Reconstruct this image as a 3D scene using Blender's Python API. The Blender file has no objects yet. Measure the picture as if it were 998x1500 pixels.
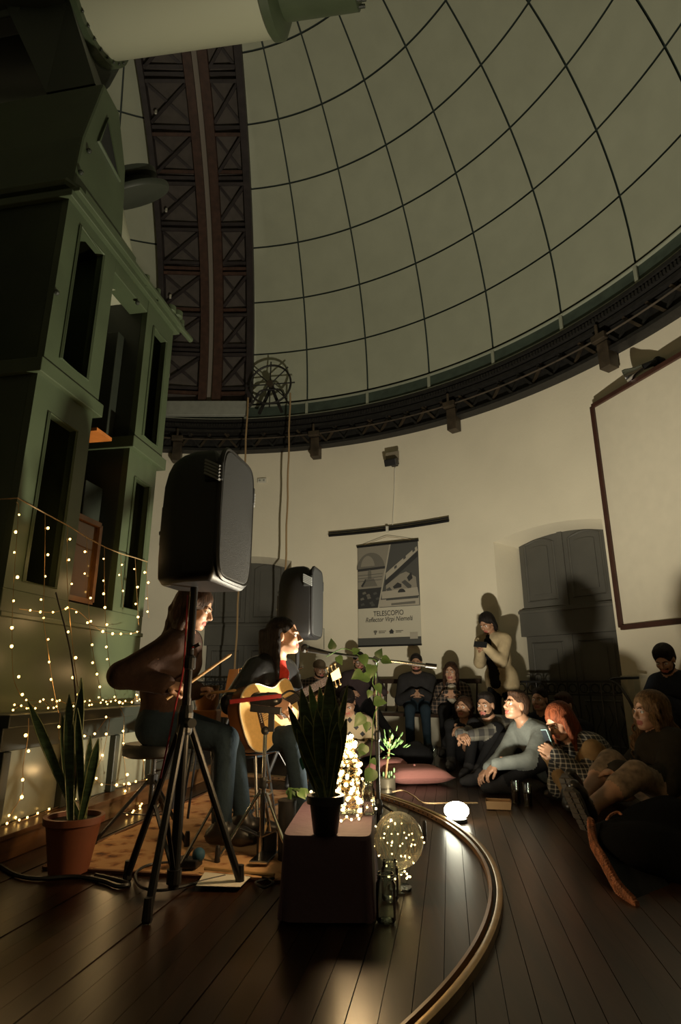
import bpy, math, random
import numpy as np
from mathutils import Vector

# ---------------------------------------------------------------- camera (calibrated on the dome grid)
FPX, PITCH, RD = 861.14, 0.283621, 6.0        # focal length in px (998 px wide frame), pitch, dome radius
CAMZ = 0.822
CX, CY, CZ = -0.348234*RD, 0.560172*RD, CAMZ+0.771642*RD   # dome centre
RW = 6.2                                       # radius of the round wall
sc = bpy.context.scene
cd = bpy.data.cameras.new('camera'); cam = bpy.data.objects.new('camera', cd); sc.collection.objects.link(cam)
cam.location = (0, 0, CAMZ); cam.rotation_euler = (math.pi/2+PITCH, 0, 0)
cd.sensor_fit = 'HORIZONTAL'; cd.sensor_width = 24.0; cd.lens = 24.0*FPX/998; cd.clip_start = 0.02
sc.camera = cam
# ---------------------------------------------------------------- world, exposure
w = bpy.data.worlds.new('night'); sc.world = w; w.use_nodes = True
w.node_tree.nodes['Background'].inputs[0].default_value = (.01, .012, .02, 1)
w.node_tree.nodes['Background'].inputs[1].default_value = .3
sc.view_settings.view_transform = 'Standard'; sc.view_settings.look = 'None'
sc.view_settings.exposure = 0.0; sc.view_settings.gamma = 1; sc.view_settings.use_curve_mapping = False
# the floor lamp (its housing is built below) is the main light of the room
LAMP = Vector((0.72, 4.02, 0.125)); LAMP_W = 840.0; LAMP_COL = (1.0, .905, .69)
BOTTLE_W = 24.0; WARM = (1.0, .62, .26)

random.seed(5); rng = np.random.default_rng(5)
cp, sp = math.cos(PITCH), math.sin(PITCH)
V = Vector
def ray(x, y):
    a = (x-499)/FPX; v = (750-y)/FPX
    return V((a, cp-sp*v, sp+cp*v))
O = V((0, 0, CAMZ))
def G(x, y, z=0.0): r = ray(x, y); return O+r*((z-CAMZ)/r.z)         # pixel on a horizontal surface
def D(x, y, Y): r = ray(x, y); return O+r*(Y/r.y)                    # pixel at a known depth
def W(x, y, rad=RW):                                                  # pixel on the round wall
    r = ray(x, y); a = r.x**2+r.y**2; b = -(r.x*CX+r.y*CY); c = CX**2+CY**2-rad**2
    return O+r*((-b+math.sqrt(b*b-a*c))/a)
TH = math.radians(10)
PD = V((math.sin(TH), math.cos(TH), 0)); PN = V((math.cos(TH), -math.sin(TH), 0))   # along / out of the pier's side
def PF(x, y, dist=2.43): r = ray(x, y); return O+r*(-dist/r.dot(PN))  # pixel on a plane parallel to the pier's side
def PS(s, z, dist=2.43): return PD*s-PN*dist+V((0, 0, z))
def AZ(deg, r, z): a = math.radians(deg); return V((CX+r*math.cos(a), CY+r*math.sin(a), z))
UP = V((0, 0, 1))

# ---------------------------------------------------------------- materials
MATS = {}
def mat(name, col, rough=.6, metal=0, noise=0, nscale=8, bump=0, bscale=40, emit=0, ecol=None, stretch=None, spec=.5, coat=0):
    if name in MATS: return MATS[name]
    m = bpy.data.materials.new(name); m.use_nodes = True; nt = m.node_tree; b = nt.nodes['Principled BSDF']
    b.inputs['Base Color'].default_value = (*col, 1); b.inputs['Roughness'].default_value = rough
    b.inputs['Metallic'].default_value = metal; b.inputs['Specular IOR Level'].default_value = spec
    if coat: b.inputs['Coat Weight'].default_value = coat; b.inputs['Coat Roughness'].default_value = .12
    if noise or bump:
        tc = nt.nodes.new('ShaderNodeTexCoord'); mp = nt.nodes.new('ShaderNodeMapping')
        nt.links.new(tc.outputs['Object'], mp.inputs[0])
        if stretch: mp.inputs['Scale'].default_value = stretch
        nz = nt.nodes.new('ShaderNodeTexNoise'); nz.inputs['Scale'].default_value = nscale; nz.inputs['Detail'].default_value = 5
        nt.links.new(mp.outputs[0], nz.inputs['Vector'])
        if noise:
            rp = nt.nodes.new('ShaderNodeValToRGB'); e = rp.color_ramp.elements
            e[0].position = .3; e[1].position = .7
            e[0].color = (*[c*(1-noise) for c in col], 1); e[1].color = (*[min(1, c*(1+noise)) for c in col], 1)
            nt.links.new(nz.outputs['Fac'], rp.inputs[0]); nt.links.new(rp.outputs[0], b.inputs['Base Color'])
        if bump:
            n2 = nt.nodes.new('ShaderNodeTexNoise'); n2.inputs['Scale'].default_value = bscale; n2.inputs['Detail'].default_value = 4
            nt.links.new(mp.outputs[0], n2.inputs['Vector'])
            bp = nt.nodes.new('ShaderNodeBump'); bp.inputs['Strength'].default_value = bump; bp.inputs['Distance'].default_value = .01
            nt.links.new(n2.outputs['Fac'], bp.inputs['Height']); nt.links.new(bp.outputs[0], b.inputs['Normal'])
    if emit:
        b.inputs['Emission Color'].default_value = (*(ecol or col), 1); b.inputs['Emission Strength'].default_value = emit
    MATS[name] = m; return m
def check_mat(name, c1, c2, scale, rough=.8, rot=(0, 0, 0), line=.5, c3=None):
    """plaid: two crossing bands in object space"""
    m = bpy.data.materials.new(name); m.use_nodes = True; nt = m.node_tree; b = nt.nodes['Principled BSDF']
    tc = nt.nodes.new('ShaderNodeTexCoord'); mp = nt.nodes.new('ShaderNodeMapping'); mp.inputs['Rotation'].default_value = rot
    nt.links.new(tc.outputs['Object'], mp.inputs[0])
    fac = []
    for ax in 'XZY':
        wv = nt.nodes.new('ShaderNodeTexWave'); wv.bands_direction = ax; wv.inputs['Scale'].default_value = scale
        wv.inputs['Distortion'].default_value = .6; wv.inputs['Detail'].default_value = 1
        nt.links.new(mp.outputs[0], wv.inputs['Vector'])
        g = nt.nodes.new('ShaderNodeMath'); g.operation = 'GREATER_THAN'; g.inputs[1].default_value = line
        nt.links.new(wv.outputs['Fac'], g.inputs[0]); fac.append(g)
    ad = nt.nodes.new('ShaderNodeMath'); ad.operation = 'ADD'; nt.links.new(fac[0].outputs[0], ad.inputs[0]); nt.links.new(fac[1].outputs[0], ad.inputs[1])
    mu = nt.nodes.new('ShaderNodeMath'); mu.operation = 'MULTIPLY'; mu.inputs[1].default_value = .5; nt.links.new(ad.outputs[0], mu.inputs[0])
    rp = nt.nodes.new('ShaderNodeValToRGB'); rp.color_ramp.interpolation = 'CONSTANT'
    e = rp.color_ramp.elements; e[0].color = (*c1, 1); e[1].position = .75; e[1].color = (*c2, 1)
    x = e.new(.3); x.color = (*(c3 or [(p+q)/2 for p, q in zip(c1, c2)]), 1)
    nt.links.new(mu.outputs[0], rp.inputs[0]); nt.links.new(rp.outputs[0], b.inputs['Base Color']); b.inputs['Roughness'].default_value = rough
    MATS[name] = m; return m
def glass_mat(name, tint=(.9, .95, .92), gloss=.12, rough=.02, edge=1.35, haze=0):
    m = bpy.data.materials.new(name); m.use_nodes = True; nt = m.node_tree; nt.nodes.remove(nt.nodes['Principled BSDF'])
    o = nt.nodes['Material Output']; tr = nt.nodes.new('ShaderNodeBsdfTransparent'); gl = nt.nodes.new('ShaderNodeBsdfGlossy')
    tr.inputs[0].default_value = (*tint, 1); gl.inputs['Roughness'].default_value = rough
    lw = nt.nodes.new('ShaderNodeFresnel'); lw.inputs[0].default_value = edge
    ad = nt.nodes.new('ShaderNodeMath'); ad.inputs[1].default_value = gloss; nt.links.new(lw.outputs[0], ad.inputs[0]); ad.use_clamp = True
    mx = nt.nodes.new('ShaderNodeMixShader'); nt.links.new(ad.outputs[0], mx.inputs[0]); nt.links.new(tr.outputs[0], mx.inputs[1]); nt.links.new(gl.outputs[0], mx.inputs[2])
    out = mx
    if haze:
        tl2 = nt.nodes.new('ShaderNodeBsdfTranslucent'); tl2.inputs[0].default_value = (.8, .8, .72, 1); m2 = nt.nodes.new('ShaderNodeMixShader'); m2.inputs[0].default_value = haze
        nt.links.new(mx.outputs[0], m2.inputs[1]); nt.links.new(tl2.outputs[0], m2.inputs[2]); out = m2
    nt.links.new(out.outputs[0], o.inputs[0]); MATS[name] = m; return m
def wood_mat(name, c1, c2, rough, scale=2.0, rz=0.0, long=.06):
    m = bpy.data.materials.new(name); m.use_nodes = True; nt = m.node_tree; b = nt.nodes['Principled BSDF']
    tc = nt.nodes.new('ShaderNodeTexCoord'); mp = nt.nodes.new('ShaderNodeMapping')
    mp.inputs['Rotation'].default_value = (0, 0, rz); mp.inputs['Scale'].default_value = (1, long, 1)
    nt.links.new(tc.outputs['Object'], mp.inputs[0])
    oi = nt.nodes.new('ShaderNodeObjectInfo'); ml = nt.nodes.new('ShaderNodeMath'); ml.operation = 'MULTIPLY'; ml.inputs[1].default_value = 37
    nt.links.new(oi.outputs['Random'], ml.inputs[0])
    nz = nt.nodes.new('ShaderNodeTexNoise'); nz.noise_dimensions = '4D'; nz.inputs['Scale'].default_value = 18*scale; nz.inputs['Detail'].default_value = 6; nz.inputs['Distortion'].default_value = .8
    nt.links.new(mp.outputs[0], nz.inputs['Vector']); nt.links.new(ml.outputs[0], nz.inputs['W'])
    rp = nt.nodes.new('ShaderNodeValToRGB'); e = rp.color_ramp.elements; e[0].position = .28; e[1].position = .75
    e[0].color = (*c1, 1); e[1].color = (*c2, 1)
    nt.links.new(nz.outputs['Fac'], rp.inputs[0])
    hs = nt.nodes.new('ShaderNodeHueSaturation'); mr = nt.nodes.new('ShaderNodeMapRange'); mr.inputs[3].default_value = .75; mr.inputs[4].default_value = 1.2
    nt.links.new(oi.outputs['Random'], mr.inputs[0]); nt.links.new(mr.outputs[0], hs.inputs['Value']); nt.links.new(rp.outputs[0], hs.inputs['Color'])
    nt.links.new(hs.outputs[0], b.inputs['Base Color']); b.inputs['Roughness'].default_value = rough; b.inputs['Specular IOR Level'].default_value = .3
    bp = nt.nodes.new('ShaderNodeBump'); bp.inputs['Strength'].default_value = .15; bp.inputs['Distance'].default_value = .004
    nt.links.new(nz.outputs['Fac'], bp.inputs['Height']); nt.links.new(bp.outputs[0], b.inputs['Normal'])
    MATS[name] = m; return m

# ---------------------------------------------------------------- mesh collector
def basis(d):
    d = V(d).normalized(); a = V((0, 0, 1)) if abs(d.z) < .9 else V((1, 0, 0))
    x = d.cross(a).normalized(); return x, d.cross(x).normalized(), d
class MB:
    def __init__(s): s.v = []; s.f = []; s.m = []; s.cur = 0
    def add(s, vs, fs):
        o = len(s.v); s.v += [tuple(p) for p in vs]; s.f += [tuple(i+o for i in f) for f in fs]; s.m += [s.cur]*len(fs); return s
    def hexa(s, p): return s.add(p, [(0, 3, 2, 1), (4, 5, 6, 7), (0, 1, 5, 4), (1, 2, 6, 5), (2, 3, 7, 6), (3, 0, 4, 7)])
    def box(s, c, size, r=V((1, 0, 0)), f=V((0, 1, 0)), u=V((0, 0, 1))):
        c = V(c); r, f, u = V(r)*size[0]/2, V(f)*size[1]/2, V(u)*size[2]/2
        return s.hexa([c-r-f-u, c+r-f-u, c+r+f-u, c-r+f-u, c-r-f+u, c+r-f+u, c+r+f+u, c-r+f+u])
    def bar(s, a, b, w, t, up=UP):                                  # box from a to b
        a, b = V(a), V(b); d = (b-a); L = d.length
        if L < 1e-6: return s
        d /= L; x = d.cross(V(up))
        if x.length < 1e-4: x = d.cross(V((1, 0, 0)))
        x.normalize(); u = x.cross(d); return s.box((a+b)/2, (w, L, t), x, d, u)
    def cyl(s, a, b, r0, r1=None, n=12, caps=True):
        r1 = r0 if r1 is None else r1; a, b = V(a), V(b); x, y, _ = basis(b-a)
        vs = [p+(x*math.cos(t)+y*math.sin(t))*r for p, r in ((a, r0), (b, r1)) for t in [2*math.pi*i/n for i in range(n)]]
        fs = [(i, (i+1) % n, n+(i+1) % n, n+i) for i in range(n)]
        if caps: fs += [tuple(range(n))[::-1], tuple(range(n, 2*n))]
        return s.add(vs, fs)
    def tube(s, pts, r, n=8, rs=None, closed=False):
        pts = [V(p) for p in pts]; k = len(pts); vs = []; fs = []; px = None
        for i, p in enumerate(pts):
            d = pts[(i+1) % k]-pts[i-1] if closed else pts[min(i+1, k-1)]-pts[max(i-1, 0)]
            if d.length < 1e-9: d = V((0, 0, 1))
            d.normalize()
            if px is None: x = basis(d)[0]
            else:
                x = px-d*px.dot(d)
                x = x.normalized() if x.length > 1e-6 else basis(d)[0]
            px = x; y = d.cross(x); rr = rs[i] if rs else r
            vs += [p+(x*math.cos(2*math.pi*j/n)+y*math.sin(2*math.pi*j/n))*rr for j in range(n)]
        for i in range(k if closed else k-1):
            a = i*n; b = ((i+1) % k)*n
            fs += [(a+j, a+(j+1) % n, b+(j+1) % n, b+j) for j in range(n)]
        if not closed: fs += [tuple(range(n))[::-1], tuple(range((k-1)*n, k*n))]
        return s.add(vs, fs)
    def lathe(s, c, prof, n=24, axis=UP, caps=True):                # prof: [(radius, height)]
        c = V(c); x, y, d = basis(axis); vs = []; fs = []
        if V(axis).z > .99: x, y, d = V((1, 0, 0)), V((0, 1, 0)), UP
        for r, h in prof: vs += [c+d*h+(x*math.cos(2*math.pi*j/n)+y*math.sin(2*math.pi*j/n))*max(r, 1e-4) for j in range(n)]
        for i in range(len(prof)-1):
            a = i*n; b = a+n; fs += [(a+j, a+(j+1) % n, b+(j+1) % n, b+j) for j in range(n)]
        if caps: fs += [tuple(range(n))[::-1], tuple(range((len(prof)-1)*n, len(prof)*n))]
        return s.add(vs, fs)
    def prism(s, pts, off):                                         # planar polygon extruded by a vector
        n = len(pts); off = V(off); vs = [V(p) for p in pts]+[V(p)+off for p in pts]
        return s.add(vs, [tuple(range(n))[::-1], tuple(range(n, 2*n))]+[(i, (i+1) % n, n+(i+1) % n, n+i) for i in range(n)])
    def ball(s, c, r, n=8, sq=(1, 1, 1), R=None):
        c = V(c); vs = []; fs = []; R = R or (V((1, 0, 0)), V((0, 1, 0)), UP); r = (r*sq[0], r*sq[1], r*sq[2])
        m = max(4, n//2+1)
        for i in range(m+1):
            t = math.pi*i/m
            for j in range(n):
                q = 2*math.pi*j/n
                vs.append(c+R[0]*(r[0]*math.sin(t)*math.cos(q))+R[1]*(r[1]*math.sin(t)*math.sin(q))-R[2]*(r[2]*math.cos(t)))
        for i in range(m): fs += [(i*n+j, i*n+(j+1) % n, (i+1)*n+(j+1) % n, (i+1)*n+j) for j in range(n)]
        return s.add(vs, fs)
    def grid(s, rows):                                              # rows of points -> quads
        k = len(rows[0]); vs = [p for r in rows for p in r]
        return s.add(vs, [(i*k+j, i*k+j+1, (i+1)*k+j+1, (i+1)*k+j) for i in range(len(rows)-1) for j in range(k-1)])
    def build(s, name, m, parent=None, loc=None, smooth=False, bevel=0, sub=0):
        me = bpy.data.meshes.new(name)
        org = V(loc) if loc is not None else (ROOT[parent.name] if parent is not None else V((0, 0, 0)))
        me.from_pydata([V(p)-org for p in s.v], [], s.f)
        for q in (m if isinstance(m, (list, tuple)) else [m]): me.materials.append(MATS[q] if isinstance(q, str) else q)
        if any(s.m): me.polygons.foreach_set('material_index', s.m)
        me.polygons.foreach_set('use_smooth', [bool(smooth)]*len(me.polygons))
        me.validate()
        if smooth and smooth != 'all': me.set_sharp_from_angle(angle=math.radians(40))
        o = bpy.data.objects.new(name, me); sc.collection.objects.link(o)
        if parent is not None: o.parent = parent; ROOT[o.name] = org
        else: o.location = org; ROOT[o.name] = org
        if bevel:
            b = o.modifiers.new('bevel', 'BEVEL'); b.width = bevel; b.segments = 2; b.limit_method = 'ANGLE'
        if sub:
            b = o.modifiers.new('sub', 'SUBSURF'); b.levels = sub; b.render_levels = sub
        return o
ROOT = {}
def tag(o, label=None, cat=None, group=None, kind=None):
    if label: o['label'] = label
    if cat: o['category'] = cat
    if group: o['group'] = group
    if kind: o['kind'] = kind
    return o
def thing(name, label, cat, loc, group=None, kind=None):
    o = bpy.data.objects.new(name, None); o.empty_display_size = .1; sc.collection.objects.link(o); o.location = loc
    ROOT[o.name] = V(loc); return tag(o, label, cat, group, kind)
def dup(o, name, parent, loc):                                      # a copy that shares mesh data, moved by loc
    c = o.copy(); sc.collection.objects.link(c); c.name = name; c.parent = parent; c.location = loc; return c
def plight(name, parent, loc, energy, col, size=.03):
    l = bpy.data.lights.new(name, 'POINT'); l.energy = energy; l.color = col; l.shadow_soft_size = size
    o = bpy.data.objects.new(name, l); sc.collection.objects.link(o); o.parent = parent; o.location = V(loc)-ROOT[parent.name]; return o
def bez(pts, n=24):                                                 # Catmull-Rom through points
    pts = [V(p) for p in pts]; q = [pts[0]*2-pts[1]]+pts+[pts[-1]*2-pts[-2]]; out = []
    per = max(2, n//(len(pts)-1))
    for i in range(1, len(q)-2):
        a, b, c, d = q[i-1:i+3]
        for j in range(per):
            t = j/per; out.append(.5*((2*b)+(c-a)*t+(2*a-5*b+4*c-d)*t*t+(3*b-a-3*c+d)*t**3))
    out.append(pts[-1]); return out
def text_mesh(body, size, fr, parent, m, name, shear=0, depth=.0008, sx=1):
    """flat lettering; fr = (origin, right, up, normal); centred on the origin"""
    cu = bpy.data.curves.new(name, 'FONT'); cu.body = body; cu.size = size; cu.align_x = 'CENTER'; cu.align_y = 'CENTER'; cu.shear = shear; cu.extrude = depth
    t = bpy.data.objects.new(name, cu); sc.collection.objects.link(t)
    dg = bpy.context.evaluated_depsgraph_get(); me = bpy.data.meshes.new_from_object(t.evaluated_get(dg))
    bpy.data.objects.remove(t); o_, r_, u_, n_ = fr; org = ROOT[parent.name]
    for v in me.vertices: v.co = o_+r_*(v.co.x*sx)+u_*v.co.y+n_*v.co.z-org
    me.materials.clear(); me.materials.append(m); o = bpy.data.objects.new(name, me); sc.collection.objects.link(o); o.parent = parent; ROOT[o.name] = org; return o

# ---------------------------------------------------------------- palette
cream = mat('cream_plaster', (.72, .665, .53), .85, noise=.05, nscale=1.2, bump=.15, bscale=25)
domem = mat('dome_lining', (.40, .42, .325), .8, noise=.05, nscale=3)
domeline = mat('dome_joint_green', (.03, .045, .04), .6)
bandm = mat('band_dark_green', (.05, .07, .055), .6, noise=.2)
bandp = mat('band_pale_trim', (.30, .32, .25), .5)
black = mat('black_plastic', (.012, .012, .013), .45, bump=.1, bscale=300)
blackm = mat('black_metal', (.012, .012, .013), .42, spec=.35)
iron = mat('cornice_iron', (.012, .011, .010), .6, noise=.4, nscale=20)
ironl = mat('cornice_worn_iron', (.06, .045, .03), .5, metal=.3, noise=.4)
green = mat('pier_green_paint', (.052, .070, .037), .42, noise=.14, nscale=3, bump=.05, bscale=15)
greend = mat('pier_dark_green_and_shade', (.022, .027, .019), .5, noise=.15, nscale=3)  # dark green parts; also stands in for shade in the gap between towers
hollow = mat('inside_shade_black', (.008, .009, .009), .7)  # near-black puts the shade of insides and openings into the colour
shut = mat('shutter_board', (.085, .072, .065), .85, noise=.15)
shutb = mat('shutter_beam_dark', (.028, .021, .022), .6, noise=.3)
shutr = mat('shutter_beam_oxide', (.055, .026, .018), .55, noise=.35, nscale=12)
steel = mat('chrome', (.55, .55, .55), .18, metal=1)
grey = mat('grey_paint', (.26, .27, .24), .6, noise=.1)
doorm = mat('door_grey_paint', (.085, .082, .072), .6, noise=.08, nscale=3)
framem = mat('frame_dark_red_wood', (.05, .018, .012), .45, noise=.2)
ropem = mat('hemp_rope', (.30, .20, .10), .9, bump=.5, bscale=200)
white = mat('white_paint', (.62, .60, .52), .5)
telw = mat('telescope_cream_paint', (.36, .37, .27), .45)
darkw = mat('dark_wood', (.035, .02, .012), .45, noise=.3, nscale=6)
wirec = mat('copper_wire', (.45, .28, .12), .35, metal=.8)
bulb = mat('warm_led', (1, .7, .35), .5, emit=9, ecol=(1, .58, .15))
bulbw = mat('pale_led', (1, .85, .6), .5, emit=8, ecol=(1, .72, .30))
glass = glass_mat('clear_glass'); 
terr = mat('terracotta_plastic', (.22, .07, .035), .6, noise=.12)
soil = mat('potting_soil', (.02, .014, .01), .95, bump=.8, bscale=60)
# ================================================================ FLOOR
flw = wood_mat('floor_wood', (.010, .0045, .0024), (.040, .018, .009), .30, 1.0, -TH*-1)
floor = MB().lathe((CX, CY, -.06), [(7.3, 0), (7.3, .045)], 72).build('floor', mat('floor_underlay', (.01, .007, .005), .8), loc=(CX, CY, -.06))
tag(floor, 'dark varnished wooden plank floor of the round room', kind='structure')
PWD = .082
def plank_z(k): return -.004*((k*7919) % 5)/5
k = 0; xx = -6.35
while xx < 6.35:
    a = xx; b = xx+PWD-.0022; mid = (a+b)/2; L = math.sqrt(max(.05, 6.34**2-mid*mid))
    c0 = V((CX, CY, 0))+PN*mid; zt = plank_z(k)
    MB().box(c0+V((0, 0, zt/2-.008)), (b-a, 2*L, .016+zt), PN, PD, UP).build('plank', flw, floor)
    xx += PWD; k += 1

# ================================================================ WALL with two door niches
NICHES = [(33.0, 47.3, 2.70), (78.0, 92.6, 2.74)]
ZT = 5.0; mb = MB(); N = 480
def quadring(a0, a1, z0, z1):
    n = max(1, int(round(a1-a0)/0.75)); 
    for i in range(n):
        p, q = a0+(a1-a0)*i/n, a0+(a1-a0)*(i+1)/n
        mb.add([AZ(q, RW, z0), AZ(p, RW, z0), AZ(p, RW, z1), AZ(q, RW, z1)], [(0, 1, 2, 3)])
edges = [-180.]+[x for n in NICHES for x in n[:2]]+[180.]
for i in range(0, len(edges), 2): quadring(edges[i], edges[i+1], 0, ZT)
NB = []
for a0, a1, zn in NICHES:
    am = (a0+a1)/2; hw = math.radians((a1-a0)/2); n = 12
    arch = lambda t: zn+.10*(1-(2*t-1)**2)                              # shallow segmental arch
    rad = AZ(am, 1, 0)-AZ(am, 0, 0); tan = V((rad.y, -rad.x, 0))        # tan points clockwise = to the right in the photo
    back = AZ(am, RW+.42, 0); half = RW*math.sin(hw)-.13
    L0 = AZ(a1, RW, 0); R0 = AZ(a0, RW, 0); L1 = back-tan*half; R1 = back+tan*half
    for i in range(n):
        t0, t1 = i/n, (i+1)/n
        p, q = AZ(a1+(a0-a1)*t0, RW, 0), AZ(a1+(a0-a1)*t1, RW, 0); P, Q = L1.lerp(R1, t0), L1.lerp(R1, t1)
        z0, z1 = V((0, 0, arch(t0))), V((0, 0, arch(t1))); top = V((0, 0, ZT)); y0, y1 = z0-V((0, 0, .06)), z1-V((0, 0, .06))
        mb.add([p+z0, q+z1, q+top, p+top], [(0, 1, 2, 3)])              # wall above the arch
        mb.add([p+z0, P+y0, Q+y1, q+z1], [(0, 1, 2, 3)])                # soffit
        mb.add([P+y0, Q+y1, Q+V((0, 0, 3.2)), P+V((0, 0, 3.2))], [(0, 1, 2, 3)])
    for a, b in ((L0, L1), (R0, R1)): mb.add([a, b, b+V((0, 0, zn)), a+V((0, 0, zn))], [(0, 1, 2, 3)])
    mb.add([L0, R0, R1, L1], [(0, 1, 2, 3)])
    NB.append((back, rad, tan, half, zn))
wall = mb.build('wall_round', cream, loc=(CX, CY, 0)); tag(wall, 'cream plastered round wall under the dome', kind='structure')

# ================================================================ DOORS
for di, (back, rad, tan, half, zn) in enumerate(NB):
    d = thing(f'door_{di+1}', ['grey panelled double door in the niche beside the dark red frame', 'grey panelled double door in the niche behind the hanging ropes'][di], None, back-rad*.03, kind='structure')
    IN = -rad; o = back-rad*.045
    def bx(name, x0, x1, z0, z1, t, off=0, m=doorm, par=d, bev=.004):
        return MB().box(o+tan*((x0+x1)/2)+UP*((z0+z1)/2)+IN*(off+t/2), (x1-x0, t, z1-z0), tan, IN, UP).build(name, m, par, bevel=bev)
    zt = zn+.07; zm0, zm1 = 1.42, 1.78
    for z0, z1, tier in ((zm1, zt, 1), (0.0, zm0, 0)):
        for x0, x1 in ((-half, -.012), (.012, half)):
            lf = bx('door_leaf', x0+.01, x1-.01, z0, z1, .035)
            cx0, cx1 = x0+.10, x1-.10
            zz = [(z0+.1, z1-.12)] if tier else [(z0+.12, z0+.62), (z0+.72, z1-.09)]
            for p0, p1 in zz:                                            # raised mouldings round each panel
                pts = [(cx0, p0), (cx1, p0), (cx1, p1)]+([(cx0+(cx1-cx0)*(1-j/6), p1+.06*math.sin(math.pi*j/6)) for j in range(1, 6)] if tier else [])+[(cx0, p1)]
                MB().tube([o+tan*a+UP*b+IN*.036 for a, b in pts], .017, 5, closed=True).build('moulding', doorm, lf)
                in_ = .085
                MB().prism([o+tan*max(cx0+in_, min(cx1-in_, a))+UP*max(p0+in_, min(b, p1+.05)-in_)+IN*.035 for a, b in pts], IN*.012).build('panel', doorm, lf)
    bx('transom', -half-.05, half+.02, zm0, zm1, .085); bx('transom_ledge', -half-.05, half+.02, zm1-.06, zm1-.02, .105)
    bx('centre_stile', -.035, .035, zm1, zt, .055); bx('lower_stile', -.03, .03, 0, zm0, .05)

# ================================================================ CORNICE RING (trim_1) and lattice
cor = thing('trim_1', 'dark iron ring beam with lattice running round the wall top', None, (CX, CY, 4.66), kind='structure')
def ring(name, prof, m, par, a0=-180, a1=180, step=1.5):
    n = int((a1-a0)/step); rows = []
    b = MB(); rows = [[AZ(a0+(a1-a0)*i/n, r, z) for r, z in prof+[prof[0]]] for i in range(n+1)]
    b.grid(rows); return b.build(name, m, par, smooth=True)
ring('lower_flange', [(6.21, 4.655), (6.02, 4.655), (6.02, 4.70), (6.21, 4.72)], iron, cor)
ring('back_plate', [(6.20, 4.69), (6.10, 4.69), (6.10, 5.08), (6.20, 5.08)], iron, cor)
ring('upper_flange', [(6.21, 4.98), (5.98, 4.98), (5.98, 5.03), (6.21, 5.04)], iron, cor)
ring('gear_rail', [(6.16, 5.04), (5.95, 5.06), (5.95, 5.12), (6.16, 5.13)], iron, cor)
ring('cable_pipe', [(6.00, 4.85), (5.985, 4.835), (5.97, 4.85), (5.985, 4.865)], ironl, cor)
ring('top_flange', [(6.16, 5.13), (5.93, 5.145), (5.93, 5.19), (6.16, 5.2)], iron, cor)
for a in np.arange(-12, 132, 3.0):                                       # diagonal bars in view
    for fl in (0, 1):
        p, q = (AZ(a, 6.055, 4.70), AZ(a+2.2, 6.055, 4.98)) if fl else (AZ(a+1.6, 6.075, 4.98), AZ(a+3.4, 6.075, 4.70))
        MB().bar(p, q, .035, .03, AZ(a, 1, 0)-AZ(a, 0, 0)).build('lattice_bar', ironl if random.random() < .35 else iron, cor)
mb = MB()
for a in np.arange(-14, 132, .45): mb.box(AZ(a, 5.945, 5.09), (.03, .025, .05), AZ(a+90, 1, 0)-V((CX, CY, 0)), AZ(a, 1, 0)-V((CX, CY, 0)), UP)
tag(mb.build('gear_teeth', iron, cor), kind='stuff')
for a in (6.2, 28.9, 51.4, 74.0, 96.7, 119.3):                           # hanging bracket blocks
    rr = AZ(a, 1, 0)-V((CX, CY, 0)); tt = V((-rr.y, rr.x, 0))
    b = MB().box(AZ(a, 6.08, 4.62), (.15, .17, .34), tt, rr, UP).build('bracket', ironl, cor, bevel=.008)
    MB().box(AZ(a, 5.965, 4.84), (.19, .08, .09), tt, rr, UP).build('bracket_cap', ironl, b, bevel=.01)
    MB().cyl(AZ(a, 5.93, 4.88), AZ(a, 5.93, 5.0), .02).build('bolt', ironl, b)

# ================================================================ BAND and DOME
dome = MB()
EL0, DEL, AZR, AZL, DAZ = .45, 8.9474, 75.35, 110.35, 10.4085
def SP(a, e, r=RD):
    a, e = math.radians(a), math.radians(e); return V((CX+r*math.cos(e)*math.cos(a), CY+r*math.cos(e)*math.sin(a), CZ+r*math.sin(e)))
dome.grid([[SP(a, e, RD+.03) for a in np.arange(-180, 181, 5)] for e in np.linspace(-2.7, 90, 40)])
ceil = dome.build('ceiling', domeline, loc=(CX, CY, CZ), smooth='all'); tag(ceil, 'pale panelled hemispherical observatory dome with dark joints', kind='structure')
XR, XL = .555, -1.085                                                     # the shutter slit, metres from the dome axis
def clampslit(p, side):
    x, y, z = p.x-CX, p.y-CY, p.z-CZ
    if y > -1.2 and XL < x < XR:
        x = XR if side > 0 else XL; y = math.sqrt(max(0, p_r2-x*x-z*z)); 
        return V((CX+x, CY+y, CZ+z)), True
    return p, False
p_r2 = (RD-.0)**2
azs = sorted([AZR-DAZ*j for j in range(0, 16)]+[AZL+DAZ*j for j in range(0, 17)]+[93.0])
lining = MB(); npan = 0
for i in range(len(azs)-1):
    a0, a1 = azs[i], azs[i+1]; side = 1 if (a0+a1)/2 < 93 else -1
    for kk in range(10):
        e0 = EL0+DEL*kk; e1 = min(89.5, e0+DEL); g = .13
        ga = g/max(.15, math.cos(math.radians((e0+e1)/2))); rows = []; inside = 0; S_ = 6
        if a1-a0 <= 2*ga: continue
        for u in range(S_+1):
            row = []
            for v_ in range(S_+1):
                p, c = clampslit(SP(a0+ga+(a1-a0-2*ga)*v_/S_, e0+g+(e1-e0-2*g)*u/S_, RD), side); row.append(p); inside += c
            rows.append(row)
        if inside > .85*(S_+1)**2: continue
        vis = -25 < a0 < 140 and kk < 9
        if vis:
            b = MB().grid(rows); b.build('dome_panel', domem, ceil, smooth='all'); npan += 1
        else: lining.grid(rows)
tag(lining.build('dome_lining', domem, ceil, smooth='all'), kind='stuff')
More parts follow.
